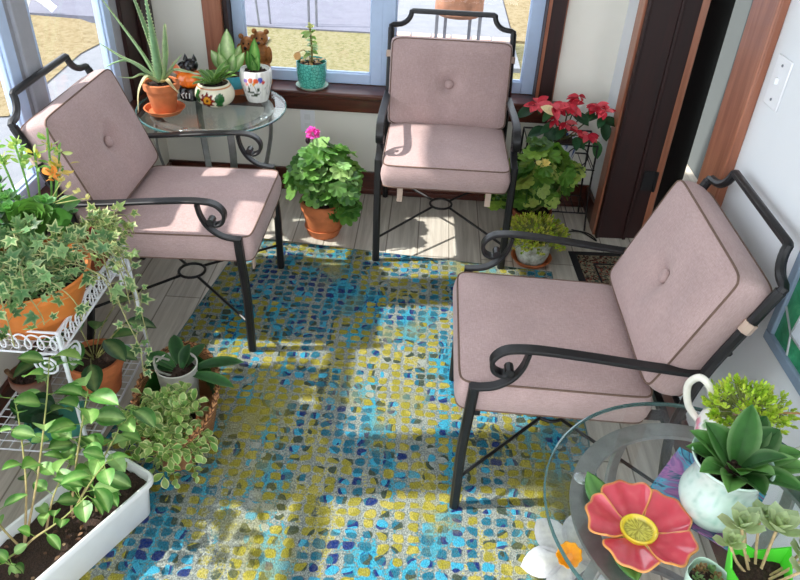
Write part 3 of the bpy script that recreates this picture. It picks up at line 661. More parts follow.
for pts,W,c1,c2,s_ in (
 ([b+V(-.01,0,0),(-.05,-.01,.24),(-.115,-.03,.37),(-.185,-.05,.50)],.036,g1,g2,True),
 ([b+V(.0,.012,0),(-.02,.02,.26),(-.06,.03,.42),(-.10,.03,.56)],.040,g2,g1,True),
 ([b+V(.0,-.01,0),(.004,-.02,.26),(.005,-.03,.40),(.0,-.04,.60)],.038,g1,g1,True),
 ([b+V(.012,0,0),(.035,.0,.22),(.05,-.01,.31),(.062,-.02,.385)],.036,g2,g2,True),
 ([b+V(.012,.0,0),(.06,.0,.185),(.12,-.01,.185),(.19,-.02,.178)],.028,g2,pale,True),
 ([b+V(-.012,0,0),(-.07,-.02,.20),(-.14,-.04,.245),(-.215,-.05,.30)],.034,g2,g1,True),
 ([b+V(-.012,-.01,0),(-.06,-.03,.17),(-.10,-.05,.16),(-.155,-.06,.165)],.024,g1,pale,False),
 ([b+V(-.005,-.012,0),(-.035,-.05,.17),(-.065,-.085,.12),(-.078,-.10,.03)],.026,pale,tan,False),
 ([b+V(.01,-.01,0),(.045,-.05,.16),(.075,-.06,.13),(.098,-.06,.105)],.027,tan,tan,False),
 ([b+V(.012,.01,0),(.05,.03,.19),(.075,.04,.22),(.092,.045,.24)],.028,pale,g2,True),
 ([b+V(-.01,-.005,0),(-.10,-.03,.22),(-.16,-.05,.22),(-.20,-.08,.20)],.026,g1,g1,False)): aloe_leaf(pts,W,c1,c2,s_)
m.build('leaves',M['leaf'],t)
# black cat with an orange pumpkin
t=thing('cat_ornament','small black cat ornament with an orange pumpkin body beside the aloe','ornament',(-1.07,3.11,ZT))
m=MB(); m.lathe([(.042,0),(.050,.006),(.050,.05),(.044,.058),(0,.058)],28); m.build('base',M['black_gl'],t)
m=MB()
for k in range(3): m.tube([(-.02+k*.014,-.051,.018),(-.026+k*.018,-.0515,.034),(-.014+k*.012,-.0515,.042)],.0028,5)
m.build('white_mark',M['white_pl'],t)
oc=lin((240,120,30)); m=MB(); m.lathe([(0,.055),(.03,.056),(.052,.075),(.056,.098),(.046,.118),(.02,.128),(0,.126)],40,rf=lambda a,f:1+.05*math.cos(a*8),col=oc); m.build('pumpkin',M['ceramic'],t)
m=MB(); m.ball((.012,.005,.150),.034,n=16,sc=(1,.9,.86)); m.ball((.012,-.024,.143),.013,n=10)
for s_ in (-1,1): m.lathe([(.013,0),(.008,.014),(0,.030)],8,c=(.012+s_*.019,.006,.172))
m.ball((-.026,.02,.135),.026,n=12); m.build('cat_head',M['black_gl'],t)
m=MB(); m.leaf((-.04,-.01,.11),(-.3,-.2,1),(0,-1,.2),.06,.045,lin((236,130,90)),edge=lin((240,220,190)),droop=.1); m.build('leaf_ear',M['petal'],t)
# painted round pot
def florals(a,z,r):
    c=lin((238,230,206))
    fa=((a+PI/2+.15+PI)%(2*PI))-PI; du=fa*r; dz=z-.046; q=math.hypot(du,dz)
    if q<.006: return lin((70,40,16))
    if q<.017: return lin((222,150,40))
    k=.030+.005*math.cos(8*math.atan2(dz,du))
    if q<k: return lin((120,28,22))
    for cx,cz,w,h in ((-.055,.002,.022,.02),(.055,.006,.022,.024),(-.05,.03,.014,.012),(.05,-.022,.016,.012)):
        if ((du-cx)/w)**2+((dz-cz)/h)**2<1: return lin((44,110,48)) if ((du*310+dz*190)%2)<1.2 else lin((26,74,34))
    if abs(z-.092)<.004: return lin((206,140,90))
    return c
t=plant('painted_flower_pot','cream pot painted with a dark red flower on the corner glass table',(-.942,3.052,ZT))
prof=[(.044,0),(.05,.003),(.075,.02),(.086,.042),(.085,.066),(.074,.088),(.067,.100),(.064,.102),(.060,.099),(.062,.08),(0,.078)]
def dense(prof,n=4):
    P=bez([(r_,0,z_) for r_,z_ in prof],n); return [(max(0,p.x),p.z) for p in P]
m=MB(); m.lathe(dense(prof,5),140,colf=florals); m.build('pot',M['ceramic'],t); soil_mb(.06,.09,5).build('soil',M['soil'],t)
m=MB(); rr=random.Random(9)
for k in range(17):
    a=k*2.4; el=rr.uniform(.25,1.05); d=V(math.cos(a)*math.sin(el),math.sin(a)*math.sin(el),math.cos(el)); c=jit(lin((74,120,50)),.2,rr)
    m.leaf((d.x*.015,d.y*.015,.09),d,V(-d.x,-d.y,.4),rr.uniform(.085,.13),.040,c,edge=lin((150,180,104)),droop=.5,fold=.2,shape=-.1,mid=mix(c,(.4,.55,.2),.3))
m.build('leaves',M['gloss_leaf'],t)
# blue pot
t=plant('blue_bowl_plant','light blue bowl with a pale variegated plant, behind the painted flower pot',(-.898,3.228,ZT))
saucer_mb(.066,.03).build('saucer',M['terra'],t)
m=MB(); m.lathe(dense([(.035,.012),(.042,.016),(.058,.05),(.068,.085),(.065,.087),(.06,.075),(0,.07)]),36,col=lin((84,182,206))); m.build('pot',M['ceramic'],t); soil_mb(.058,.076,6).build('soil',M['soil'],t)
m=MB(); rr=random.Random(21)
for a,el,L,W in ((1.6,.05,.20,.070),(3.4,.55,.13,.055),(-.2,.6,.13,.05),(4.5,.6,.14,.055),(5.4,.5,.12,.05),(.7,.45,.14,.05),(2.5,.4,.14,.05)):
    d=V(math.cos(a)*math.sin(el),math.sin(a)*math.sin(el),math.cos(el)); m.leaf((-.02+d.x*.01,d.y*.01,.08),d,V(0,-1,.3),L,W,jit(lin((150,184,122)),.08,rr),edge=lin((96,140,70)),mid=lin((206,220,180)),droop=.15,fold=.12,shape=.1)
m.build('leaves',M['leaf'],t)
# white floral vase pot
def whitefl(a,z,r):
    c=lin((238,236,232)); fa=((a+PI/2+PI)%(2*PI))-PI; du=fa*r; dz=z
    for cx,cz,w,col in ((-.035,.105,.010,(150,120,200)),(-.01,.110,.011,(226,120,90)),(.014,.108,.012,(230,96,50)),(.034,.112,.012,(80,90,190)),(.048,.100,.008,(210,70,60)),(-.028,.092,.008,(236,160,150)),(.004,.094,.007,(240,170,60))):
        if math.hypot(du-cx,dz-cz)<w: return lin(col)
    s_=abs(math.sin(du*210+dz*60))
    if .03<dz<.1 and s_<.10: return lin((120,120,110))
    for cx,cz,w,h in ((-.012,.052,.016,.006),(.012,.047,.014,.006),(0,.040,.018,.005),(-.02,.068,.005,.014),(.022,.066,.005,.012)):
        if ((du-cx)/w)**2+((dz-cz)/h)**2<1: return lin((60,76,56))
    return c
t=plant('floral_vase_pot','white tapered pot with painted wildflowers and one green leaf spear',(-.775,3.145,ZT))
m=MB(); m.lathe(dense([(.042,0),(.048,.003),(.060,.045),(.071,.095),(.071,.125),(.066,.142),(.063,.143),(.062,.13),(0,.125)],6),150,colf=whitefl,rf=lambda a,f:1+.012*math.cos(a*18)); m.build('pot',M['ceramic'],t); soil_mb(.06,.127,8).build('soil',M['soil'],t)
m=MB()
for a,el,L,W,c in ((1.2,.12,.15,.052,(92,150,70)),(3.0,.28,.10,.05,(70,124,52)),(-.5,.35,.085,.04,(110,160,84)),(-1.6,.3,.07,.04,(80,134,60))):
    d=V(math.cos(a)*math.sin(el),math.sin(a)*math.sin(el),math.cos(el)); m.leaf((-.005,0,.125),d,V(.2,-1,.3),L,W,lin(c),edge=lin((60,110,46)),mid=lin((150,190,110)),droop=-.1,fold=.25,shape=-.15)
m.build('leaves',M['gloss_leaf'],t)
# ---------------------------------------------------------------- B sill
ZS=.5655
t=plant('turquoise_pot_plant','crackled turquoise pot with a sparse leafy cutting on the back window sill',(-.572,3.448,ZS))
saucer_mb(.080,.014).build('saucer',plain('pale_mint_glaze',(196,214,200),.3),t)
m=MB(); m.lathe(dense([(.055,.006),(.06,.008),(.068,.035),(.073,.08),(.074,.125),(.071,.128),(.067,.12),(.066,.1),(0,.1)]),40); m.build('pot',M['crackle'],t); soil_mb(.066,.108,4).build('soil',M['soil'],t)
m=MB(); sm=MB(); rr=random.Random(5)
sm.tube(bez([(0,0,.11),(.004,0,.18),(-.002,0,.28)],5),.005,6,col=lin((130,120,70)))
for k in range(22):
    a=rr.uniform(0,6.3); z=rr.uniform(.16,.27); L=rr.uniform(.03,.055); c=rr.choice([lin((120,160,80)),lin((150,176,100)),lin((92,136,66))]); d=V(math.cos(a),math.sin(a),rr.uniform(-.2,.6)); m.leaf((0,0,z),d,V(0,-.3,1),L,L*.62,c,droop=.5,edge=mix(c,(.6,.65,.3),.3))
for k in range(26):
    a=rr.uniform(0,6.3); q=rr.uniform(.01,.06); c=rr.choice([lin((206,176,120)),lin((180,140,90)),lin((220,206,160))]); m.leaf((q*math.cos(a),q*math.sin(a),.115+rr.uniform(0,.02)),rnd_dir(rr,-.1,.7),V(0,0,1),.032,.018,c,droop=.6)
for k in range(10): m.leaf((0,0,.278),rnd_dir(rr,.1,1),V(0,0,1),.032,.02,lin((206,206,150)),droop=.4)
sm.tube(bez([(0,0,.13),(-.03,-.01,.18),(-.06,-.02,.17)],4),.002,5,col=lin((150,120,80))); m.leaf((-.055,-.02,.175),(-.4,-.2,-1),(0,-1,0),.045,.036,lin((196,150,110)),droop=.3)
sm.build('stem',M['stem'],t); m.build('leaves',M['leaf'],t)
# carved bears
t=thing('bear_carving','brown carved wooden bear pair standing on the back window sill','wood carving',(-.845,3.452,ZS))
bc=lambda p: mix(lin((176,112,54)),lin((96,54,24)),.5+.5*mnoise.noise(V(p.x*60,p.y*60,p.z*14)))
m=MB()
def bear(x,y,face,h):
    B=lambda c,r,sc=(1,1,1): m.ball((x+c[0],y+c[1],c[2]),r,n=16,sc=sc,colf=bc)
    B((0,0,.07),.044,(.95,.85,1.6)); B((0,.0,.15),.040,(.95,.85,1.4)); B((0,0,h-.045),.036,(1,.95,.95))
    for s_ in (-1,1): B((s_*.029,.0,h-.012),.013,(1,.6,1)); B((s_*.038,-.012,.15),.016,(1,1,2.6)); B((s_*.026,-.012,.02),.022,(1,1.3,.9))
    if face: B((0,-.034,h-.056),.018,(1.1,1,.85))
bear(.034,-.012,True,.268); bear(-.036,.006,True,.235); m.lathe([(.072,0),(.072,.014),(.05,.02),(0,.02)],24,sy=.6,colf=lambda a,z,r:lin((96,56,26)))
o=m.build('bear_bodies',M['barkwood'],t,subsurf=0)
for bx,by,h in ((.034,-.012,.268),(-.036,.006,.235)):
    m=MB(); m.ball((bx,by-.053,h-.052),.008,n=8); m.ball((bx-.013,by-.033,h-.036),.0045,n=8); m.ball((bx+.013,by-.033,h-.036),.0045,n=8); m.build('bear_face',M['black_gl'],t)
# ---------------------------------------------------------------- C geranium
rr=random.Random(11)
t=plant('potted_geranium','bushy geranium with one pink flower in a terracotta pot on the floor',(-.462,3.0,0))
pot_mb(.103,.080,.185,rim=.005,rimh=.045,base=.014).build('pot',M['terra'],t); saucer_mb(.092,.045).build('saucer',M['terra'],t); soil_mb(.094,.17,3).build('soil',M['soil'],t)
m=MB(); sm=MB(); cs=[lin((86,138,56)),lin((112,160,76)),lin((60,108,40)),lin((150,188,118)),lin((44,86,32))]  # palest and darkest greens paint highlights and shadows into the leaves
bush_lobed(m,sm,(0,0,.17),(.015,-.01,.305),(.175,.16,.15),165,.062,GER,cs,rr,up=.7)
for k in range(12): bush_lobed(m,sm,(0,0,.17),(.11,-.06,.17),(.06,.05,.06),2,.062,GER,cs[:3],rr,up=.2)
m.build('leaves',M['leaf'],t)
sm.tube(bez([(-.01,-.02,.25),(-.03,-.03,.38),(-.035,-.03,.51)],5),.003,5,col=lin((110,140,70))); sm.build('stem',M['stem'],t)
m=MB()
for k in range(26):
    d=rnd_dir(rr,-.5,1); m.leaf(V(-.035,-.03,.525)+d*.008,d,rnd_dir(rr),.028,.022,jit(lin((226,84,186)),.15,rr),droop=.3)
m.build('flower',M['petal'],t)
m=MB(); m.ball((-.058,-.03,.49),.011,n=8,sc=(1,1,1.6),col=lin((60,30,50))); m.build('flower_bud',M['petal'],t)
# ---------------------------------------------------------------- D sedum in grey pot
rr=random.Random(12)
def sedum_mb(ctr,rad,n,rr,cols,size=.017,zmin=-.1):
    m=MB(); sm=MB(); ctr=V(*ctr)
    for k in range(n):
        d=rnd_dir(rr,zmin,1); q=rr.uniform(.7,1.05); p=ctr+V(d.x*rad[0],d.y*rad[1],d.z*rad[2])*q; ax=(d+V(0,0,.6)).normalized(); u=ax.orthogonal().normalized(); w=ax.cross(u); c=jit(rr.choice(cols),.15,rr)
        for j in range(8):
            a=j*2.4; el=1.25-.13*j; dd=(u*math.cos(a)+w*math.sin(a))*math.sin(el)+ax*math.cos(el); L=size*rr.uniform(.8,1.2)
            m.leaf(p+ax*.002*j,dd,ax,L,L*.5,c,droop=-.3,fold=.1,segs=3)
        sm.tube([ctr+(p-ctr)*.45,p],.0013,4,col=lin((140,150,80)))
    return m,sm
YG=[lin((190,200,70)),lin((206,212,96)),lin((160,184,60)),lin((214,206,110))]
t=plant('potted_sedum','low yellow green sedum in a mottled grey pot on terracotta saucer, on the floor',(.535,2.862,.001))
saucer_mb(.096,.026).build('saucer',M['terra'],t)
tt=NT('mottled_grey_pot'); n_=tt.noise(tt.coord(),26,4,.7); tt.base(tt.ramp(n_,[(.3,lin((120,116,98))),(.48,lin((176,178,166))),(.6,lin((206,208,200))),(.75,lin((150,140,116)))])); tt.set(Roughness=.8)
m=MB(); m.lathe(dense([(.056,.006),(.064,.01),(.078,.05),(.086,.10),(.088,.135),(.084,.137),(.080,.12),(0,.115)]),36); m.build('pot',tt.m,t); soil_mb(.08,.12,13).build('soil',M['soil'],t)
m,sm=sedum_mb((.005,-.005,.135),(.140,.118,.085),420,rr,YG,.0125,-.35); sm.build('stem',M['stem'],t); m.build('leaves',M['leaf'],t)
# ---------------------------------------------------------------- E ivy-leaf geranium behind
rr=random.Random(14)
t=plant('trailing_geranium','leafy yellow green geranium with one pale bloom, standing behind the sedum pot',(.54,3.085,0))
pot_mb(.092,.07,.16,rim=.005,rimh=.03).build('pot',M['terra_dark'],t); soil_mb(.085,.145,15).build('soil',M['soil'],t)
m=MB(); sm=MB(); cs=[lin((104,148,52)),lin((140,174,70)),lin((74,118,40)),lin((172,192,96)),lin((54,92,34))]
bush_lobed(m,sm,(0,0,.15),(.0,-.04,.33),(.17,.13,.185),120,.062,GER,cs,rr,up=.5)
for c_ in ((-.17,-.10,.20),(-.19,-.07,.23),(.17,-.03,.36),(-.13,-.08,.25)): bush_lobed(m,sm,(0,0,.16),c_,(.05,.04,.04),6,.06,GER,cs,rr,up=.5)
m.build('leaves',M['leaf'],t); sm.tube(bez([(0,-.02,.15),(.06,-.09,.25),(.10,-.10,.34)],5),.005,6,col=lin((130,130,80))); sm.build('stem',M['stem'],t)
m=MB()
for k in range(14): d=rnd_dir(rr,0,1); m.leaf(V(-.005,-.14,.445)+d*.005,d,rnd_dir(rr),.036,.026,lin((238,220,140)),droop=.4)
m.build('flower',M['petal'],t)
# ---------------------------------------------------------------- F wire stand + poinsettia
t=thing('wire_plant_stand','black wire plant stand against the back wall holding the poinsettia','plant stand',(.65,3.27,0))
for sx in (-1,1):
    for sy in (-1,1):
        m=MB(); m.tube(bez([(sx*.185,sy*.10,.003),(sx*.17,sy*.09,.2),(sx*.165,sy*.09,.455)],4),.0045,6); m.build('leg',M['black_wire'],t)
m=MB(); m.tube([(-.165,-.09,.455),(.165,-.09,.455),(.165,.09,.455),(-.165,.09,.455)],.0045,6,closed=True); m.build('top_rail',M['black_wire'],t)
for z,nm in ((.335,'upper_shelf'),(.10,'lower_shelf')):
    m=MB(); k_=.17 if z>.2 else .178; m.tube([(-k_,-.095,z),(k_,-.095,z),(k_,.095,z),(-k_,.095,z)],.004,6,closed=True)
    for k in range(9): x=-.16+k*.04; m.tube([(x,-.095,z),(x,.095,z)],.002,5)
    m.build(nm,M['black_wire'],t)
for x in (-.08,.08):
    m=MB(); m.tube([(x+.05*math.cos(a),-.09,.395+.05*math.sin(a)) for a in [2*PI*k/20 for k in range(20)]],.003,5,closed=True); m.build('scroll',M['black_wire'],t)
m=MB(); m.tube(bez([(.12,-.10,.006),(.2,-.13,.006),(.23,-.2,.006),(.17,-.12,.006),(.1,-.12,.006)],5),.0035,5); m.build('foot_loop',M['black_wire'],t)
rr=random.Random(17)
t=plant('potted_poinsettia','leggy red poinsettia in a white and blue pot on the black wire stand',(.665,3.255,.340))
def wb(a,z,r): return lin((70,96,160)) if mnoise.noise(V(math.cos(a)*5,math.sin(a)*5,z*60))>.12 else lin((232,234,240))
m=MB(); m.lathe(dense([(.05,0),(.056,.004),(.066,.05),(.074,.11),(.071,.112),(.066,.1),(0,.095)]),60,colf=wb); m.build('pot',M['ceramic'],t); soil_mb(.066,.1,19).build('soil',M['soil'],t)
m=MB(); sm=MB(); gm=MB(); RED=[lin((206,46,66)),lin((226,84,98)),lin((176,28,48)),lin((232,110,116))]; DG_=[lin((40,84,50)),lin((54,100,58)),lin((34,70,44))]
heads=[((-.155,-.03,.285),13,.075),((-.085,-.06,.295),14,.085),((-.01,-.06,.295),12,.075),((.03,-.02,.32),9,.06),((.115,-.03,.285),13,.065),((.155,-.05,.28),9,.055),((-.02,-.07,.215),7,.055),((.035,-.09,.185),8,.05),((.095,-.08,.165),8,.065),((-.075,-.08,.235),5,.045)]
for hpos,n,L in heads:
    h=V(*hpos); stem(sm,(rr.uniform(-.02,.02),rr.uniform(-.02,.02),.1),h,.0032,.025,lin((84,84,50)),rr,6,5)
    for k in range(n):
        a=rr.uniform(0,6.3); d=V(math.cos(a),math.sin(a)-.15,rr.uniform(-.45,.35)); m.leaf(h+V(0,0,rr.uniform(-.006,.012)),d,V(0,-.4,1),L*rr.uniform(.7,1.1),L*.48,jit(rr.choice(RED),.12,rr),droop=rr.uniform(.1,.7),fold=.15,shape=-.1)
    for k in range(2):
        a=rr.uniform(0,6.3); gm.leaf(h-V(0,0,.025),V(math.cos(a),math.sin(a),-.3),V(0,-.4,1),.075,.04,jit(rr.choice(DG_),.1,rr),droop=.6,fold=.15,shape=-.1)
for p_,d_ in (((.14,-.06,.24),(1,-.2,-.05)),((.15,-.06,.235),(.5,-.5,-1)),((.01,-.05,.26),(.5,-.5,-.1)),((-.09,-.03,.17),(-1,-.3,-.2)),((-.07,-.05,.19),(-.3,-.6,-1)),((.13,-.06,.14),(.5,-.3,-1)),((-.16,-.04,.27),(-1,-.3,-.3))): gm.leaf(p_,d_,(0,-.5,1),.10,.058,jit(rr.choice(DG_),.1,rr),droop=.4,fold=.15,shape=-.1)
m.leaf((-.145,-.075,.29),(1,-.5,-.15),(0,-.6,1),.085,.05,lin((240,226,176)),droop=.4)
sm.build('stem',M['stem'],t); m.build('bracts',M['petal'],t); gm.build('leaves',M['leaf'],t)
# ---------------------------------------------------------------- G white wire plant stand (left)
X0,X1,Y0,Y1=-1.285,-.94,1.42,1.93; ZS1,ZS2,ZG_=.12,.515,.572; ww=M['white_wire']
t=thing('white_plant_stand','white wire plant stand with scrolled rails and two shelves by the left wall','plant stand',(0,0,0))
def L_(x,y,z): return V(x,y,z)
for cx,cy,sx,sy in ((X0,Y0,-1,-1),(X1,Y0,1,-1),(X1,Y1,1,1),(X0,Y1,-1,1)):
    m=MB(); m.tube([(cx-sx*.004,cy-sy*.02,ZG_),(cx,cy,ZS1),(cx+sx*.012,cy+sy*.005,.009 if sx>0 else 0)],.0062,8); lg=m.build('leg',ww,t)
    # spiral brackets under the shelf on both sides of the leg
    for ax in ((-sx,0),(0,-sy)):
        pts=[]
        for k in range(44):
            a=k/43*2.4*2*PI*.9; r=.008+.030*k/43; pts.append((r*math.cos(a+.6),r*math.sin(a+.6)))
        ox,oz=.052,-.052; m=MB(); P=[V(cx+ax[0]*(ox+p[0]),cy+ax[1]*(ox+p[0])-sy*.012,ZS2+oz+p[1]) for p in pts]+[V(cx+ax[0]*.012,cy+ax[1]*.012-sy*.012,ZS2-.004)]
        m.tube(P,.0036,6); m.build('scroll',ww,lg)
for z,nm in ((ZS2,'upper_shelf'),(ZS1,'lower_shelf')):
    m=MB(); m.tube([(X0,Y0,z),(X1,Y0,z),(X1,Y1,z),(X0,Y1,z)],.0045,6,closed=True)
    n=11 if z<.3 else 15
    for k in range(1,n): x=X0+(X1-X0)*k/n; m.tube([(x,Y0,z),(x,Y1,z)],.0018,4)
    for k in range(1,int(n*1.5)): y=Y0+(Y1-Y0)*k/int(n*1.5); m.tube([(X0,y,z+.002),(X1,y,z+.002)],.0018,4)
    m.build(nm,ww,t)
m=MB(); m.tube([(X0+.004,Y0+.02,ZG_),(X1-.004,Y0+.02,ZG_),(X1-.004,Y1-.02,ZG_),(X0+.004,Y1-.02,ZG_)],.0052,6,closed=True); m.build('gallery_rail',ww,t)
def loops(p,q,n,nm):
    p=V(*p);q=V(*q); d=(q-p)/n; pts=[]
    m=MB()
    for k in range(n*14):
        f=k/14; a=f*2*PI; pts.append(p+d*f+(q-p).normalized()*.016*math.sin(a)+V(0,0,.0245*math.cos(a)))
    m.tube(pts,.0026,5); m.build(nm,ww,t)
zc=(ZS2+ZG_)/2
loops((X1-.002,Y0+.01,zc),(X1-.002,Y1-.01,zc),15,'gallery_scroll'); loops((X0,Y0+.01,zc),(X1,Y0+.01,zc),10,'gallery_scroll'); loops((X0,Y1-.01,zc),(X1,Y1-.01,zc),10,'gallery_scroll')
# ---------------------------------------------------------------- ivy bowl
rr=random.Random(31)
t=plant('ivy_bowl','wide orange clay bowl of cream edged ivy on the white wire stand',(-1.055,1.555,ZS2+.006))
m=MB(); m.lathe(dense([(.085,0),(.098,.004),(.125,.06),(.152,.125),(.166,.165),(.168,.172),(.160,.173),(.150,.14),(0,.135)],4),56); m.build('bowl',M['terra_orange'],t); soil_mb(.152,.142,33).build('soil',M['soil'],t)
m=MB(); sm=MB(); ic=[lin((72,116,66)),lin((92,136,80)),lin((54,94,52)),lin((118,156,98))]; ie=lin((196,206,150))
def vine(pts,n,size,edgep=.8,r_=.0016,sc_=lin((150,150,100))):
    P=bez(pts,5); sm.tube(P,r_,5,col=sc_)
    for k in range(n):
        f=(k+rr.random()*.6)/n*(len(P)-1); i=min(int(f),len(P)-2); p=P[i].lerp(P[i+1],f-i); off=rnd_dir(rr,-.2,1)*.028; q=p+off; sm.tube([p,q],.001,4,col=sc_)
        nn=(V(.35,-.25,.8)+rnd_dir(rr)*.55).normalized(); d=(off.normalized()+V(0,0,-.5)+rnd_dir(rr)*.3); d=(d-nn*d.dot(nn)).normalized(); c=jit(rr.choice(ic),.15,rr)
        m.lobed(q,d,nn,size*rr.uniform(.6,1.15),IVY,c,ie if rr.random()<edgep else mix(c,ie,.25),.12,ctr=mix(c,lin((70,110,66)),.4))
for k in range(44):
    a=rr.uniform(0,6.3); q=rr.uniform(.02,.12); r2_=rr.uniform(.10,.18); h=rr.uniform(-.01,.075)
    vine([(q*math.cos(a),q*math.sin(a),.14),(q*math.cos(a)*1.15,q*math.sin(a)*1.15,.17+h),(r2_*math.cos(a),r2_*math.sin(a),.17+h*.6)],7,.032,.3)
for x,y,x2,y2,z2 in ((-.08,-.14,-.09,-.21,.02),(-.03,-.15,-.02,-.22,.06),(.02,-.15,.05,-.20,.08),(.07,-.13,.12,-.17,.13),(.12,-.09,.18,-.11,.10),(-.12,-.10,-.16,-.18,.03),(.13,.0,.21,.0,.08),(.14,.06,.22,.07,.02),(.13,.10,.20,.14,-.05),(.05,-.14,.03,-.22,.10)):
    vine([(x*.5,y*.5,.15),(x,y,.20),(x2*1.0,y2*1.0,.16),(x2*1.06,y2*1.06,z2)],9,.031,.6)
for pts in ([(.12,.08,.17),(.18,.12,.18),(.23,.13,.05),(.25,.10,-.06),(.27,.06,-.13)],[(.12,.02,.17),(.2,.03,.14),(.24,.02,.0),(.27,.0,-.08),(.28,-.03,-.16)]): vine(pts,15,.026,.9)
m.build('leaves',M['leaf'],t); sm.build('stem',M['stem'],t)
# second ivy with a red flower
rr=random.Random(37)
t=plant('variegated_ivy','pale variegated ivy with a dark red bloom, between clay bowl and armchair',(-1.02,1.845,ZS2+.006))
pot_mb(.062,.046,.11,rim=.004,rimh=.022).build('pot',M['terra_dark'],t); soil_mb(.056,.1,38).build('soil',M['soil'],t)
m=MB(); sm=MB(); ic=[lin((120,150,86)),lin((142,166,98)),lin((96,132,68))]; ie=lin((208,208,146))
for k in range(26):
    a=rr.uniform(-2.2,1.5); r2_=rr.uniform(.06,.155); h=rr.uniform(-.02,.05); vine([(.02*math.cos(a),.02*math.sin(a),.1),(.06*math.cos(a),.06*math.sin(a),.115+h*.6),(r2_*math.cos(a),r2_*math.sin(a),.09+h*.6),(r2_*1.15*math.cos(a),r2_*1.15*math.sin(a),.04)],8,.027,.6)
m.build('leaves',M['leaf'],t); sm.build('stem',M['stem'],t)
m=MB()
for k in range(16): d=rnd_dir(rr,-.1,1); m.leaf(V(.045,-.06,.145)+d*.004,d,rnd_dir(rr),.026,.02,jit(lin((126,30,36)),.2,rr),droop=.4)
m.build('flower',M['petal'],t)
# ---------------------------------------------------------------- succulents behind
rr=random.Random(41)
t=plant('succulent_bowl','dense succulents with a big green rosette and tall flower stalks, against the left window',(-1.165,1.80,ZS2+.006))
pot_mb(.085,.065,.13,rim=.005,rimh=.03).build('pot',M['terra_dark'],t); soil_mb(.078,.115,42).build('soil',M['soil'],t)
m=MB(); rosette(m,(.045,-.06,.215),.075,34,lin((84,132,54)),rr,axis=(.5,-.6,.8),W=.62,tipcol=lin((120,160,76))); m.build('rosette',M['gloss_leaf'],t)
m=MB(); sm=MB(); sc1=[lin((58,112,54)),lin((76,136,66)),lin((94,154,80)),lin((46,92,50))]
for k in range(46):
    a=rr.uniform(0,6.3); q=rr.uniform(.03,.15); h=rr.uniform(.12,.27); p=V(q*math.cos(a)*.9,q*math.sin(a)*.8,h); sm.tube([(p.x*.4,p.y*.4,.11),p],.003,5,col=lin((90,120,70)))
    rosette(m,p,rr.uniform(.028,.045),12,jit(rr.choice(sc1),.15,rr),rr,axis=(p.x*2,p.y*2,.6),W=.5)
m.leaf((.07,-.01,.18),(.9,-.25,.45),(.2,-.9,.5),.09,.07,lin((66,118,46)),droop=.3,fold=.08); m.leaf((.06,.04,.19),(.8,.2,.4),(0,-.4,1),.09,.07,lin((74,128,52)),droop=.3,fold=.1)
m.leaf((-.10,-.06,.14),(-.4,-.6,.1),(0,-.4,1),.10,.06,lin((40,88,54)),droop=.5); m.leaf((-.06,-.12,.13),(-.1,-.9,.1),(0,-.4,1),.10,.06,lin((40,90,58)),droop=.5)
fm=MB()
for tip,kind in (((-.045,.02,.415),0),((-.075,-.02,.37),0),((-.01,.06,.39),0),((.075,.10,.43),1),((.10,.09,.36),1),((.03,.08,.36),1),((.12,.05,.33),2)):
    T=V(*tip); sm.tube(bez([(T.x*.5,T.y*.5,.14),(T.x*.7+.01,T.y*.7,.27),T],5),.0032,6,col=lin((104,150,70)))
    for k in range(26 if kind==0 else 12):
        f=rr.random(); p=V(T.x*.7+.01,T.y*.7,.27).lerp(T,.45+.6*f) if kind!=2 else T+rnd_dir(rr)*.02
        d=rnd_dir(rr,-.2,1); c=[lin((160,186,110)),lin((190,204,130)),lin((130,176,86))][k%3] if kind<2 else lin((214,190,110))
        if kind==1 and k%3==0: c=lin((206,200,80))
        (fm if kind else m).leaf(p+d*.006,d,rnd_dir(rr),.026 if kind==0 else .03,.014,jit(c,.15,rr),droop=.3)
for k in range(8): d=rnd_dir(rr,0,1); fm.leaf(V(.095,.02,.315)+d*.006,d,rnd_dir(rr),.03,.022,jit(lin((230,150,70)),.15,rr),droop=.4)
for k in range(4):
    p=V(.12+.025*k,.03-.01*k,.30-.012*k); sm.tube([(.06,.02,.22),p],.0015,4,col=lin((190,190,120)))
    for j in range(5): d=rnd_dir(rr,0,1); fm.leaf(p,d,rnd_dir(rr),.016,.010,lin((232,222,150)),droop=.3)
m.build('leaves',M['leaf'],t); sm.build('stem',M['stem'],t); fm.build('flower',M['petal'],t)
# darker bushy plant at far left
rr=random.Random(47)
t=plant('bushy_jade_plant','dark green bushy plant at the left edge, next to the succulent rosette',(-1.235,1.60,ZS2+.006))
pot_mb(.06,.048,.11,rim=.004,rimh=.022).build('pot',M['terra'],t); soil_mb(.054,.1,48).build('soil',M['soil'],t)
m=MB(); sm=MB()
for k in range(26):
    a=rr.uniform(0,6.3); q=rr.uniform(.03,.12); sprig(m,sm,(0,0,.1),(q*math.cos(a)*.8,q*math.sin(a),rr.uniform(.17,.27)),7,.045,.028,[lin((52,100,52)),lin((70,124,62)),lin((40,82,46))],rr)
m.build('leaves',M['gloss_leaf'],t); sm.build('stem',M['stem'],t)
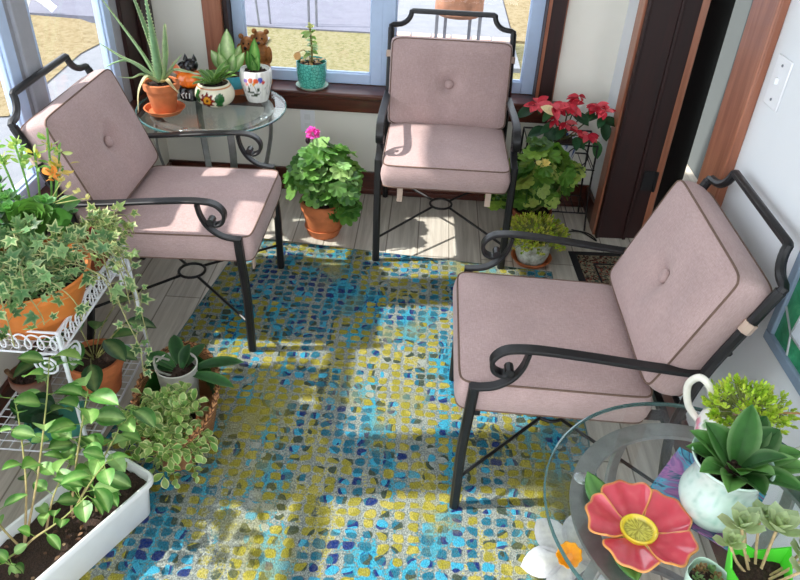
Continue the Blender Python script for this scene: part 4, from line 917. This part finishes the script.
# ---------------------------------------------------------------- lower shelf
ZL=ZS1+.0062
rr=random.Random(51)
t=plant('terracotta_pot_plant','terracotta pot with broad dark leaves on the lower shelf of the white stand',(-1.015,1.70,ZL))
pot_mb(.085,.062,.14,rim=.006,rimh=.03).build('pot',M['terra'],t); soil_mb(.078,.125,52).build('soil',M['soil'],t)
m=MB(); sm=MB()
for k in range(13):
    a=k*2.4; q=.05+.008*k; h=.17+.08*(k%3)/2; c=jit(rr.choice([lin((52,96,46)),lin((70,120,54)),lin((40,78,42))]),.12,rr); p=V(q*math.cos(a),q*math.sin(a),h); stem(sm,(0,0,.12),p,.002,.02,lin((110,110,60)),rr); m.leaf(p,V(math.cos(a),math.sin(a),-.1),V(0,0,1),.10,.062,c,droop=.5,mid=mix(c,(.4,.5,.2),.4),shape=-.1)
m.build('leaves',M['leaf'],t); sm.build('stem',M['stem'],t)
t=plant('small_clay_pot','small weathered clay pot of bare soil with a stub, lower shelf of white stand',(-1.205,1.64,ZL))
def weath(a,z,r): return mix(lin((172,160,150)),lin((110,66,48)),min(1,max(0,(z-.055)*26)))
m=MB(); m.lathe([(.042,0),(.046,.004),(.054,.075),(.062,.077),(.062,.105),(.058,.106),(.055,.09),(0,.088)],36,colf=weath); m.build('pot',M['matte'],t); soil_mb(.054,.093,55).build('soil',M['soil'],t)
m=MB(); m.tube([(-.04,-.02,.09),(-.05,-.03,.135)],.008,8,col=lin((96,70,48))); m.build('stub',M['stem'],t)
t=plant('teal_planter','teal green fabric planter with dark leaves on the lower wire shelf',(-1.075,1.505,ZL),rz=.35)
m=MB()
def boxring(a,b,z): return [V(-a,-b,z),V(a,-b,z),V(a,b,z),V(-a,b,z)]
vs=boxring(.07,.045,0)+boxring(.085,.055,.055)+boxring(.078,.05,.056)+boxring(.072,.045,.04); fs=[(3,2,1,0)]
for l in range(3):
    for k in range(4): fs.append((l*4+k,l*4+(k+1)%4,l*4+4+(k+1)%4,l*4+4+k))
fs.append((12,13,14,15)); m.add(vs,fs,smooth=False); m.build('planter',M['cloth'],t,bevel=.006)
m=MB()
for k in range(9): a=rr.uniform(1,4.6); m.leaf((-.03+rr.uniform(-.03,.06),.01,.05),V(math.cos(a),math.sin(a),.9),V(0,-.3,1),.10,.06,jit(lin((36,78,44)),.2,rr),droop=.6)
m.build('leaves',M['leaf'],t)
# ---------------------------------------------------------------- basket, orchid, variegated plant
t=thing('wicker_basket','oval brown wicker basket on the rug holding the orchid pot','basket',(-.745,1.655,.0085),math.radians(11))
def oval(prof,name,mat,a=.135,b=.255,n=72,wob=.0):
    m=MB(); m.lathe(prof,n,sx=a,sy=b,rf=(lambda an,f:1+wob*math.sin(an*36+f*40)) if wob else None); return m.build(name,mat,t)
oval([(.70,0),(.74,.004),(.86,.08),(.95,.15),(.98,.165),(.90,.165),(.82,.08),(.70,.012),(0,.010)],'basket_body',M['basket'],wob=.010)
m=MB(); N=90
for ph in (0,PI):
    m.tube([((.127+.006*math.cos(k*2*PI/N*24+ph))*math.cos(2*PI*k/N),(.240+.008*math.cos(k*2*PI/N*24+ph))*math.sin(2*PI*k/N),.168+.006*math.sin(k*2*PI/N*24+ph)) for k in range(N)],.0062,6,closed=True)
m.build('braided_rim',M['basket'],t)
m=MB(); m.lathe([(.80,.05),(.84,.10),(.87,.14),(.85,.141),(.78,.05)],48,sx=.135,sy=.255,cap=False); m.build('liner',plain('green_liner',(44,112,40),.5,var=.2),t)
rr=random.Random(61)
t=plant('potted_orchid','strap leaved orchid in a pale grey pot inside the wicker basket',(-.765,1.735,.020))
m=MB(); m.lathe(dense([(.05,0),(.054,.003),(.060,.09),(.066,.185),(.069,.200),(.066,.203),(.062,.195),(.06,.165),(0,.16)],3),44); m.build('pot',plain('grey_white_glaze',(206,204,196),.3,var=.04),t); soil_mb(.06,.17,62).build('soil',M['soil'],t)
m=MB(); oc_=[lin((38,80,40)),lin((50,100,48)),lin((30,66,36))]
for d,L,W,c,dr in (((1,.28,.42),.20,.055,0,.55),((1,-.28,.30),.19,.05,1,.5),((-.8,.25,.8),.13,.06,1,.9),((-.3,.7,1),.14,.05,0,.8),((.15,.35,1.3),.10,.045,2,.6),((-.75,-.1,.7),.12,.05,2,.9),((.4,.7,.8),.12,.045,0,.7)):
    m.leaf((d[0]*.012+.01,d[1]*.012,.165),d,V(-d[0]*.5,-d[1]*.5,1),L,W,oc_[c],mid=mix(oc_[c],(.02,.06,.02),.5),edge=mix(oc_[c],(.3,.5,.2),.2),droop=dr,fold=.16,shape=.25,segs=8)
m.build('leaves',M['gloss_leaf'],t)
m=MB(); m.tube(bez([(.0,-.02,.165),(-.05,-.035,.20),(-.062,-.01,.235),(-.03,.02,.20)],5),.004,6,col=lin((150,150,140))); m.build('air_root',M['stem'],t)
rr=random.Random(67)
t=plant('variegated_plant','small leaved cream and green variegated plant spilling over the front of the basket',(-.722,1.545,.020))
pot_mb(.075,.056,.15,rim=.005,rimh=.03).build('pot',M['terra'],t); soil_mb(.068,.135,68).build('soil',M['soil'],t)
m=MB(); sm=MB(); vc=[lin((136,170,92)),lin((152,182,108)),lin((112,152,78))]
for k in range(68):
    a=rr.uniform(0,6.3); q=rr.uniform(.03,.15); e_=V(q*math.cos(a)*.95-.015,q*math.sin(a)-.045,rr.uniform(.14,.27)-q*.35); sprig(m,sm,(e_.x*.25,e_.y*.25,.14),e_,9,.036,.025,vc,rr,edge=lin((232,230,172)),shape=.15)
for e_ in ((.11,-.10,.10),(.12,-.05,.13),(.10,-.14,.06),(-.02,-.17,.08),(.05,-.17,.06),(-.10,-.10,.14)): sprig(m,sm,(e_[0]*.4,e_[1]*.4,.16),e_,12,.030,.021,vc,rr,edge=lin((226,226,170)),shape=.15)
m.build('leaves',M['leaf'],t); sm.build('stem',M['stem'],t)
# ---------------------------------------------------------------- white tub with shrub
rr=random.Random(71)
t=plant('planter_tub','long white rectangular planter tub with a thin stemmed leafy shrub, on the rug',(-.927,1.119,.0085),rz=math.radians(62))
def rrect(L,W,r,z,n=6):
    out=[]
    for cx,cy,a0 in ((L/2-r,W/2-r,0),(-L/2+r,W/2-r,90),(-L/2+r,-W/2+r,180),(L/2-r,-W/2+r,270)):
        for k in range(n+1): a=math.radians(a0+90*k/n); out.append(V(cx+r*math.cos(a),cy+r*math.sin(a),z))
    return out
rings=[rrect(.535,.155,.025,0),rrect(.54,.16,.028,.004),rrect(.562,.182,.03,.128),rrect(.585,.204,.036,.130),rrect(.588,.208,.038,.144),rrect(.580,.200,.036,.150),rrect(.566,.186,.032,.148),rrect(.55,.17,.028,.10)]
m=MB(); n=len(rings[0]); vs=[p for r_ in rings for p in r_]; fs=[tuple(range(n-1,-1,-1))]
for l in range(len(rings)-1):
    for k in range(n): fs.append((l*n+k,l*n+(k+1)%n,l*n+n+(k+1)%n,l*n+n+k))
fs.append(tuple((len(rings)-1)*n+k for k in range(n))); m.add(vs,fs); m.build('tub',M['white_pl'],t)
m=MB(); nx,ny=46,16; vs=[];fs=[]
for i in range(nx+1):
    for j in range(ny+1):
        x=-.276+.552*i/nx; y=-.086+.172*j/ny; vs.append((x,y,.118+.012*mnoise.noise(V(x*22,y*22,1))+.007*mnoise.noise(V(x*70,y*70,4))))
for i in range(nx):
    for j in range(ny): k=i*(ny+1)+j; fs.append((k,k+ny+1,k+ny+2,k+1))
m.add(vs,fs); m.build('soil',M['soil'],t)
m=MB()
for k in range(46): m.leaf((rr.uniform(-.25,.26),rr.uniform(-.075,.075),.130),rnd_dir(rr,-.05,.25),V(0,0,1),rr.uniform(.008,.020),.009,jit(rr.choice([lin((92,62,42)),lin((70,46,32)),lin((130,104,80))]),.2,rr),droop=.3)
m.build('bark_chip',M['matte'],t)['kind']='stuff'
IT=(Matrix.Translation((-.927,1.119,.0085))@Matrix.Rotation(math.radians(62),4,'Z')).inverted()
m=MB(); sm=MB(); hc=[lin((96,150,70)),lin((126,172,92)),lin((148,190,118)),lin((76,126,56)),lin((60,106,44))]; bark=lin((168,138,104))
def hstem(pts,leaves,L=.066,W=.040,r0=.0036,start=.35):
    P=bez([IT@V(*p) for p in pts],7); N=len(P); sm.tube(P,[r0*(1-.6*i/(N-1)) for i in range(N)],7,cols=[mix(bark,lin((130,150,80)),i/(N-1)) for i in range(N)])
    for k in range(leaves):
        f=(start+(1-start)*k/(leaves-1))*(N-1); i=min(int(f),N-2); p=P[i].lerp(P[i+1],f-i); tn=(P[i+1]-P[i]).normalized(); a=k*2.4+rr.random()*.8; u=tn.orthogonal().normalized(); w=tn.cross(u)
        d=(u*math.cos(a)+w*math.sin(a)+tn*.35+V(0,0,-.1)).normalized(); pe=p+d*rr.uniform(.012,.03); sm.tube([p,pe],.0011,4,col=lin((120,150,70)))
        c=jit(rr.choice(hc),.14,rr); m.leaf(pe,d,V(0,0,1)+rnd_dir(rr)*.45,L*rr.uniform(.7,1.2),W*rr.uniform(.8,1.15),c,edge=mix(c,(.05,.2,.02),.25),mid=mix(c,(.55,.75,.3),.5),droop=rr.uniform(.3,.9),fold=.2,shape=-.18,segs=7)
hstem([(-.985,1.10,.12),(-.96,1.20,.27),(-.955,1.32,.42),(-.955,1.395,.525)],13,.088,.050)
hstem([(-.985,1.10,.12),(-.99,1.19,.25),(-1.02,1.28,.36),(-1.05,1.34,.42)],7,.06,.038)
hstem([(-.905,1.20,.12),(-.885,1.26,.26),(-.862,1.31,.38),(-.845,1.345,.46)],14,.084,.054)
hstem([(-.905,1.20,.12),(-.85,1.18,.22),(-.79,1.175,.32),(-.745,1.19,.38)],12,.070,.042)
hstem([(-.985,1.09,.12),(-1.03,1.10,.22),(-1.05,1.13,.30)],6,.06,.04)
hstem([(-.905,1.20,.12),(-.86,1.27,.20),(-.80,1.32,.30),(-.76,1.37,.38)],13,.074,.046)
hstem([(-.985,1.09,.12),(-.93,1.08,.19),(-.87,1.12,.22),(-.81,1.16,.27)],7,.05,.032)
hstem([(-.95,1.15,.12),(-.93,1.20,.21),(-.90,1.26,.27)],9,.055,.036,start=.2)
hstem([(-.84,1.22,.12),(-.83,1.23,.20),(-.80,1.25,.26)],9,.055,.036,start=.2)
hstem([(-.985,1.09,.12),(-.99,1.03,.16),(-.95,1.0,.19)],5,.045,.03)
m.build('leaves',M['leaf'],t); sm.build('stem',M['stem'],t)
# ---------------------------------------------------------------- H right glass table things
ZR=.0105+.5992
rr=random.Random(81)
t=thing('ink_art_tile','square glossy art tile swirled in blue, teal and purple on the front glass table','art tile',(.633,1.008,ZR),math.radians(-38))
m=MB(); m.box(-.096,.096,-.096,.096,0,.004); m.build('tile',M['ink'],t)
# red flower dish
t=thing('red_flower_dish','red ceramic flower shaped dish with a yellow centre on the front glass table','dish',(.470,.903,ZR)); t.scale=(.9,.9,1)
pr_,pg=lin((204,66,82)),lin((222,150,80))
for k in range(5):
    a0=math.radians(100+72*k); m=MB(); vs=[];cc=[];fs=[]; NI,NJ=16,26
    for i in range(NI+1):
        tt=i/NI
        for j in range(NJ+1):
            s_=j/NJ*2-1; Rm=.118*(1-.16*abs(s_)**4+.03*math.cos(s_*9+k)); r_=.022+(Rm-.022)*tt; an=a0+s_*.66*(.75+.25*math.sin(tt*2.2))
            z=.008+.024*tt**1.6+.010*tt*abs(s_)**2*(1 if k%2 else .6)+.004*math.sin(s_*5+k*2)*tt+.0015*(k%2)+(.008*tt*(1-abs(s_)) if k in (1,3) else 0)
            vs.append((r_*math.cos(an),r_*math.sin(an),z)); c=mix(lin((176,48,62)),pr_,min(1,tt*1.4)); c=mix(c,lin((228,120,124)),.35*max(0,mnoise.noise(V(vs[-1][0]*60,vs[-1][1]*60,k))))
            if tt>.98 or abs(s_)>.98: c=pg
            cc.append(c)
    for i in range(NI):
        for j in range(NJ): q=i*(NJ+1)+j; fs.append((q,q+NJ+1,q+NJ+2,q+1))
    m.add(vs,fs,cols=cc); m.build('petal',M['ceramic'],t,solid=.004)
def yc(a,z,r): return lin((226,200,50)) if r>.030 else (lin((206,196,80)) if mnoise.noise(V(r*math.cos(a)*380,r*math.sin(a)*380,2))>0 else lin((150,140,40)))
m=MB(); m.lathe([(0,.014),(.008,.014),(.016,.0135),(.022,.013),(.028,.013),(.031,.018),(.036,.021),(.039,.019),(.038,.008)],72,colf=yc,sx=1.05); m.build('flower_center',M['ceramic'],t)
for p_,d_,L in (((-.045,.02,.004),(-.28,.95,.0),.145),((-.045,-.01,.004),(.15,-1,0),.115)):
    m=MB(); m.leaf(p_,d_,(0,0,1),L,.062,lin((96,150,70)),edge=lin((60,110,44)),mid=lin((70,120,50)),droop=-.08,fold=.06,segs=8); m.build('leaf',M['ceramic'],t,solid=.004)
# mint jug plant
t=plant('mint_jug_plant','pale mint ceramic jug with glossy dark green leaves standing on the art tile',(.630,.965,ZR+.0045))
def mint(a,z,r): return mix(lin((206,228,220)),lin((158,198,186)),max(0,mnoise.noise(V(math.cos(a)*7,math.sin(a)*7,z*60)))*1.2)
m=MB(); m.lathe(dense([(.045,0),(.052,.004),(.070,.035),(.074,.06),(.066,.09),(.062,.115),(.068,.145),(.075,.158),(.072,.161),(.062,.145),(.056,.12),(0,.118)],4),72,colf=mint,rf=lambda a,f:1+(.06*max(0,math.cos(a-2.4))**6 if f>.6 else 0)); m.build('jug',M['ceramic'],t)
m=MB(); m.lathe([(.056,.12),(.062,.142),(.064,.150),(.060,.150),(.054,.13),(0,.128)],40); m.build('inner_pot',M['black_gl'],t); soil_mb(.053,.132,82).build('soil',M['soil'],t)
m=MB(); jc=[lin((62,110,50)),lin((80,132,60)),lin((50,94,44)),lin((100,150,76))]
for k,(a,el,L,W) in enumerate(((2.2,.62,.095,.07),(2.6,.75,.10,.055),(.6,.75,.115,.07),(-.1,1.0,.12,.06),(-.7,.9,.115,.055),(3.6,.85,.095,.05),(-1.5,.75,.10,.055),(-2.1,.85,.10,.05),(1.2,.4,.13,.06),(.2,1.0,.125,.055),(-.4,.4,.10,.05),(-1.2,.45,.10,.05),(2.9,.9,.09,.05),(4.3,.5,.09,.045),(.9,.85,.13,.06))):
    d=V(math.cos(a)*math.sin(el),math.sin(a)*math.sin(el),math.cos(el)); c=jit(jc[k%4],.1,rr); m.leaf((d.x*.02+.01,d.y*.02,.13),d,V(-d.x,-d.y,.6),L,W,c,edge=mix(c,(.35,.5,.25),.35),mid=mix(c,(.02,.08,.02),.4),droop=.55,fold=.22,shape=-.1,segs=8)
m.build('leaves',M['gloss_leaf'],t)
# teapot planter
t=plant('teapot_planter','white pink flowered teapot planted with yellow green sedum, at back of front glass table',(.710,1.128,ZR),rz=math.radians(-45))
def tea(a,z,r):
    p=V(math.cos(a)*r*34,math.sin(a)*r*34,z*34); n_=mnoise.noise(p+V(3,1,2))
    if n_>.32: return lin((222,140,160))
    if n_<-.40: return lin((140,176,130))
    if .22<n_<.27: return lin((186,190,216))
    return lin((240,238,232))
m=MB(); m.lathe(dense([(.048,0),(.052,.004),(.072,.04),(.078,.07),(.070,.105),(.052,.128),(.050,.134),(.046,.134),(.048,.12),(0,.115)],4),96,colf=tea); m.build('body',M['ceramic'],t)
m=MB(); m.tube(bez([(.066,0,.045),(.10,0,.06),(.118,0,.10),(.138,0,.137)],6),[.021-.0105*i/18 for i in range(19)],12,col=lin((240,238,230))); s_=m.build('spout',M['ceramic'],t)
m=MB(); m.tube([(.136,0,.133),(.1395,0,.140)],.0125,12,col=lin((150,120,70))); m.tube([(.139,0,.1392),(.1402,0,.1415)],.0085,12,col=lin((60,50,40))); m.build('gilt_tip',M['ceramic'],s_)
m=MB(); m.tube(bez([(-.058,0,.112),(-.078,0,.150),(-.106,0,.160),(-.124,0,.125),(-.108,0,.075),(-.072,0,.05)],6),.0085,10,col=lin((238,234,222))); m.build('handle',M['ceramic'],t)
YG2=[lin((186,208,70)),lin((206,222,96)),lin((158,190,60))]
m,sm=sedum_mb((.0,.005,.135),(.07,.075,.045),230,rr,YG2,.0105,-.3)
m2,sm2=sedum_mb((.035,.065,.125),(.04,.04,.025),50,rr,YG2,.0105,-.5); 
m.add(m2.v,m2.f,cols=m2.c); sm.add(sm2.v,sm2.f,cols=sm2.c); sm.tube(bez([(.02,.02,.13),(.08,.07,.15),(.12,.10,.14)],4),.002,5,col=lin((180,130,90)))
m.build('leaves',M['leaf'],t); sm.build('stem',M['stem'],t)
# lime pot with pale succulent
t=plant('lime_pot_succulent','bright lime green square pot with a pale grey green succulent, front edge of glass table',(.640,.772,ZR),rz=math.radians(-9))
m=MB(); vs=[];fs=[]
def lring(a,z,zp): return [V(x*a,y*a,z+(zp if abs(x)==abs(y) else 0)) for x,y in ((-1,-1),(0,-1),(1,-1),(1,0),(1,1),(0,1),(-1,1),(-1,0))]
vs=lring(.036,0,0)+lring(.052,.085,.028)+lring(.049,.085,.027)+lring(.044,.068,0); fs=[tuple(range(7,-1,-1))]
for l in range(3):
    for k in range(8): fs.append((l*8+k,l*8+(k+1)%8,l*8+8+(k+1)%8,l*8+8+k))
m.add(vs,fs,smooth=False); m.build('pot',M['lime'],t)
m=MB(); nx=14; vs=[];fs=[]
for i in range(nx+1):
    for j in range(nx+1): x,y=-.046+.092*i/nx,-.046+.092*j/nx; vs.append((x,y,.070+.008*mnoise.noise(V(x*60,y*60,0))))
for i in range(nx):
    for j in range(nx): k=i*(nx+1)+j; fs.append((k,k+nx+1,k+nx+2,k+1))
m.add(vs,fs); m.build('soil',M['soil'],t)
m=MB(); sm=MB(); gc_=lin((176,192,148))
for p_,r_ in (((-.040,.050,.135),.042),((.020,.060,.135),.046),((.0,.085,.125),.035),((.066,.028,.115),.040),((.05,-.01,.13),.035),((-.02,.075,.10),.03),((.085,.0,.10),.036),((-.055,.03,.11),.03),((.075,.055,.10),.03)):
    r_*=1.3; p_=V(*p_); sm.tube(bez([(p_.x*.3,p_.y*.3,.065),(p_.x*.7,p_.y*.7,p_.z*.75),p_],5),.0028,6,col=lin((186,160,120))); rosette(m,p_,r_,14,jit(gc_,.08,rr),rr,axis=(p_.x*3,p_.y*3-.1,.8),W=.42,tipcol=lin((206,210,170)))
m.build('leaves',M['leaf'],t); sm.build('stem',M['stem'],t)
# small bowl of succulents
t=plant('small_glass_bowl','small pale green rounded bowl with tiny succulents beside the lime pot',(.563,.790,ZR)); t.scale=(.85,.85,1)
def gb(a,z,r): return lin((196,222,206))
m=MB(); m.lathe(dense([(.026,0),(.030,.002),(.040,.02),(.042,.045),(.040,.047),(.037,.03),(0,.026)],3),48,colf=gb,rf=lambda a,f:1+.05*math.cos(a*4)); m.build('bowl',M['ceramic'],t); soil_mb(.035,.030,85).build('soil',M['soil'],t)
m=MB()
for k in range(7): a=k*2.4; rosette(m,(.02*math.cos(a),.02*math.sin(a),.036),.02,11,jit(rr.choice([lin((120,150,100)),lin((150,170,120)),lin((150,110,80))]),.1,rr),rr)
m.build('leaves',M['leaf'],t)
# leafy plant at right edge
t=plant('dark_leaf_plant','small dark leaved plant at the right edge of the front glass table',(.868,.955,ZR))
pot_mb(.045,.035,.08,rim=.003,rimh=.018).build('pot',M['terra'],t); soil_mb(.04,.07,88).build('soil',M['soil'],t)
m=MB()
for a,el,L in ((2.95,1.1,.135),(1.6,.7,.10),(4.4,.8,.11),(5.6,.6,.09),(.4,.5,.09)):
    d=V(math.cos(a)*math.sin(el),math.sin(a)*math.sin(el),math.cos(el)); m.leaf((0,0,.07),d,V(-d.x,-d.y,.8),L,.052,jit(lin((56,92,48)),.1,rr),edge=lin((90,120,70)),mid=lin((40,70,36)),droop=.5,shape=-.1)
m.build('leaves',M['gloss_leaf'],t)
# white daffodil ornament under the table edge
t=thing('daffodil_ornament','large white daffodil ornament with orange trumpet on the rug under the glass table edge','ornament',(.470,1.200,.0085))
m=MB(); m.tube(bez([(.03,.06,0),(.02,.04,.05),(0,0,.085)],5),.006,8,col=lin((90,150,60))); m.build('stem',M['ceramic'],t)
ax=V(-.25,-.45,.85).normalized(); u=ax.orthogonal().normalized(); w_=ax.cross(u)
for k in range(6):
    a=k*PI/3+.35; d=u*math.cos(a)+w_*math.sin(a); m=MB(); m.leaf(V(0,0,.09)+d*.012,d,ax,.128,.085,lin((205,206,210)),edge=lin((190,191,198)),mid=lin((214,214,210)),droop=.25+.1*(k%2),fold=.1,shape=-.05,segs=8); m.build('petal',M['petal'],t)
MT=Matrix((u,w_,ax)).transposed().to_4x4(); MT.translation=V(0,0,.09)
m=MB(); m.lathe([(.012,0),(.020,.02),(.026,.04),(.034,.052),(.032,.053),(.024,.04),(.01,.012),(0,.012)],40,M_=MT,col=lin((250,176,30)),rf=lambda a,f:1+(.06*math.sin(a*9) if f>.3 else 0)); m.build('trumpet',M['ceramic'],t)
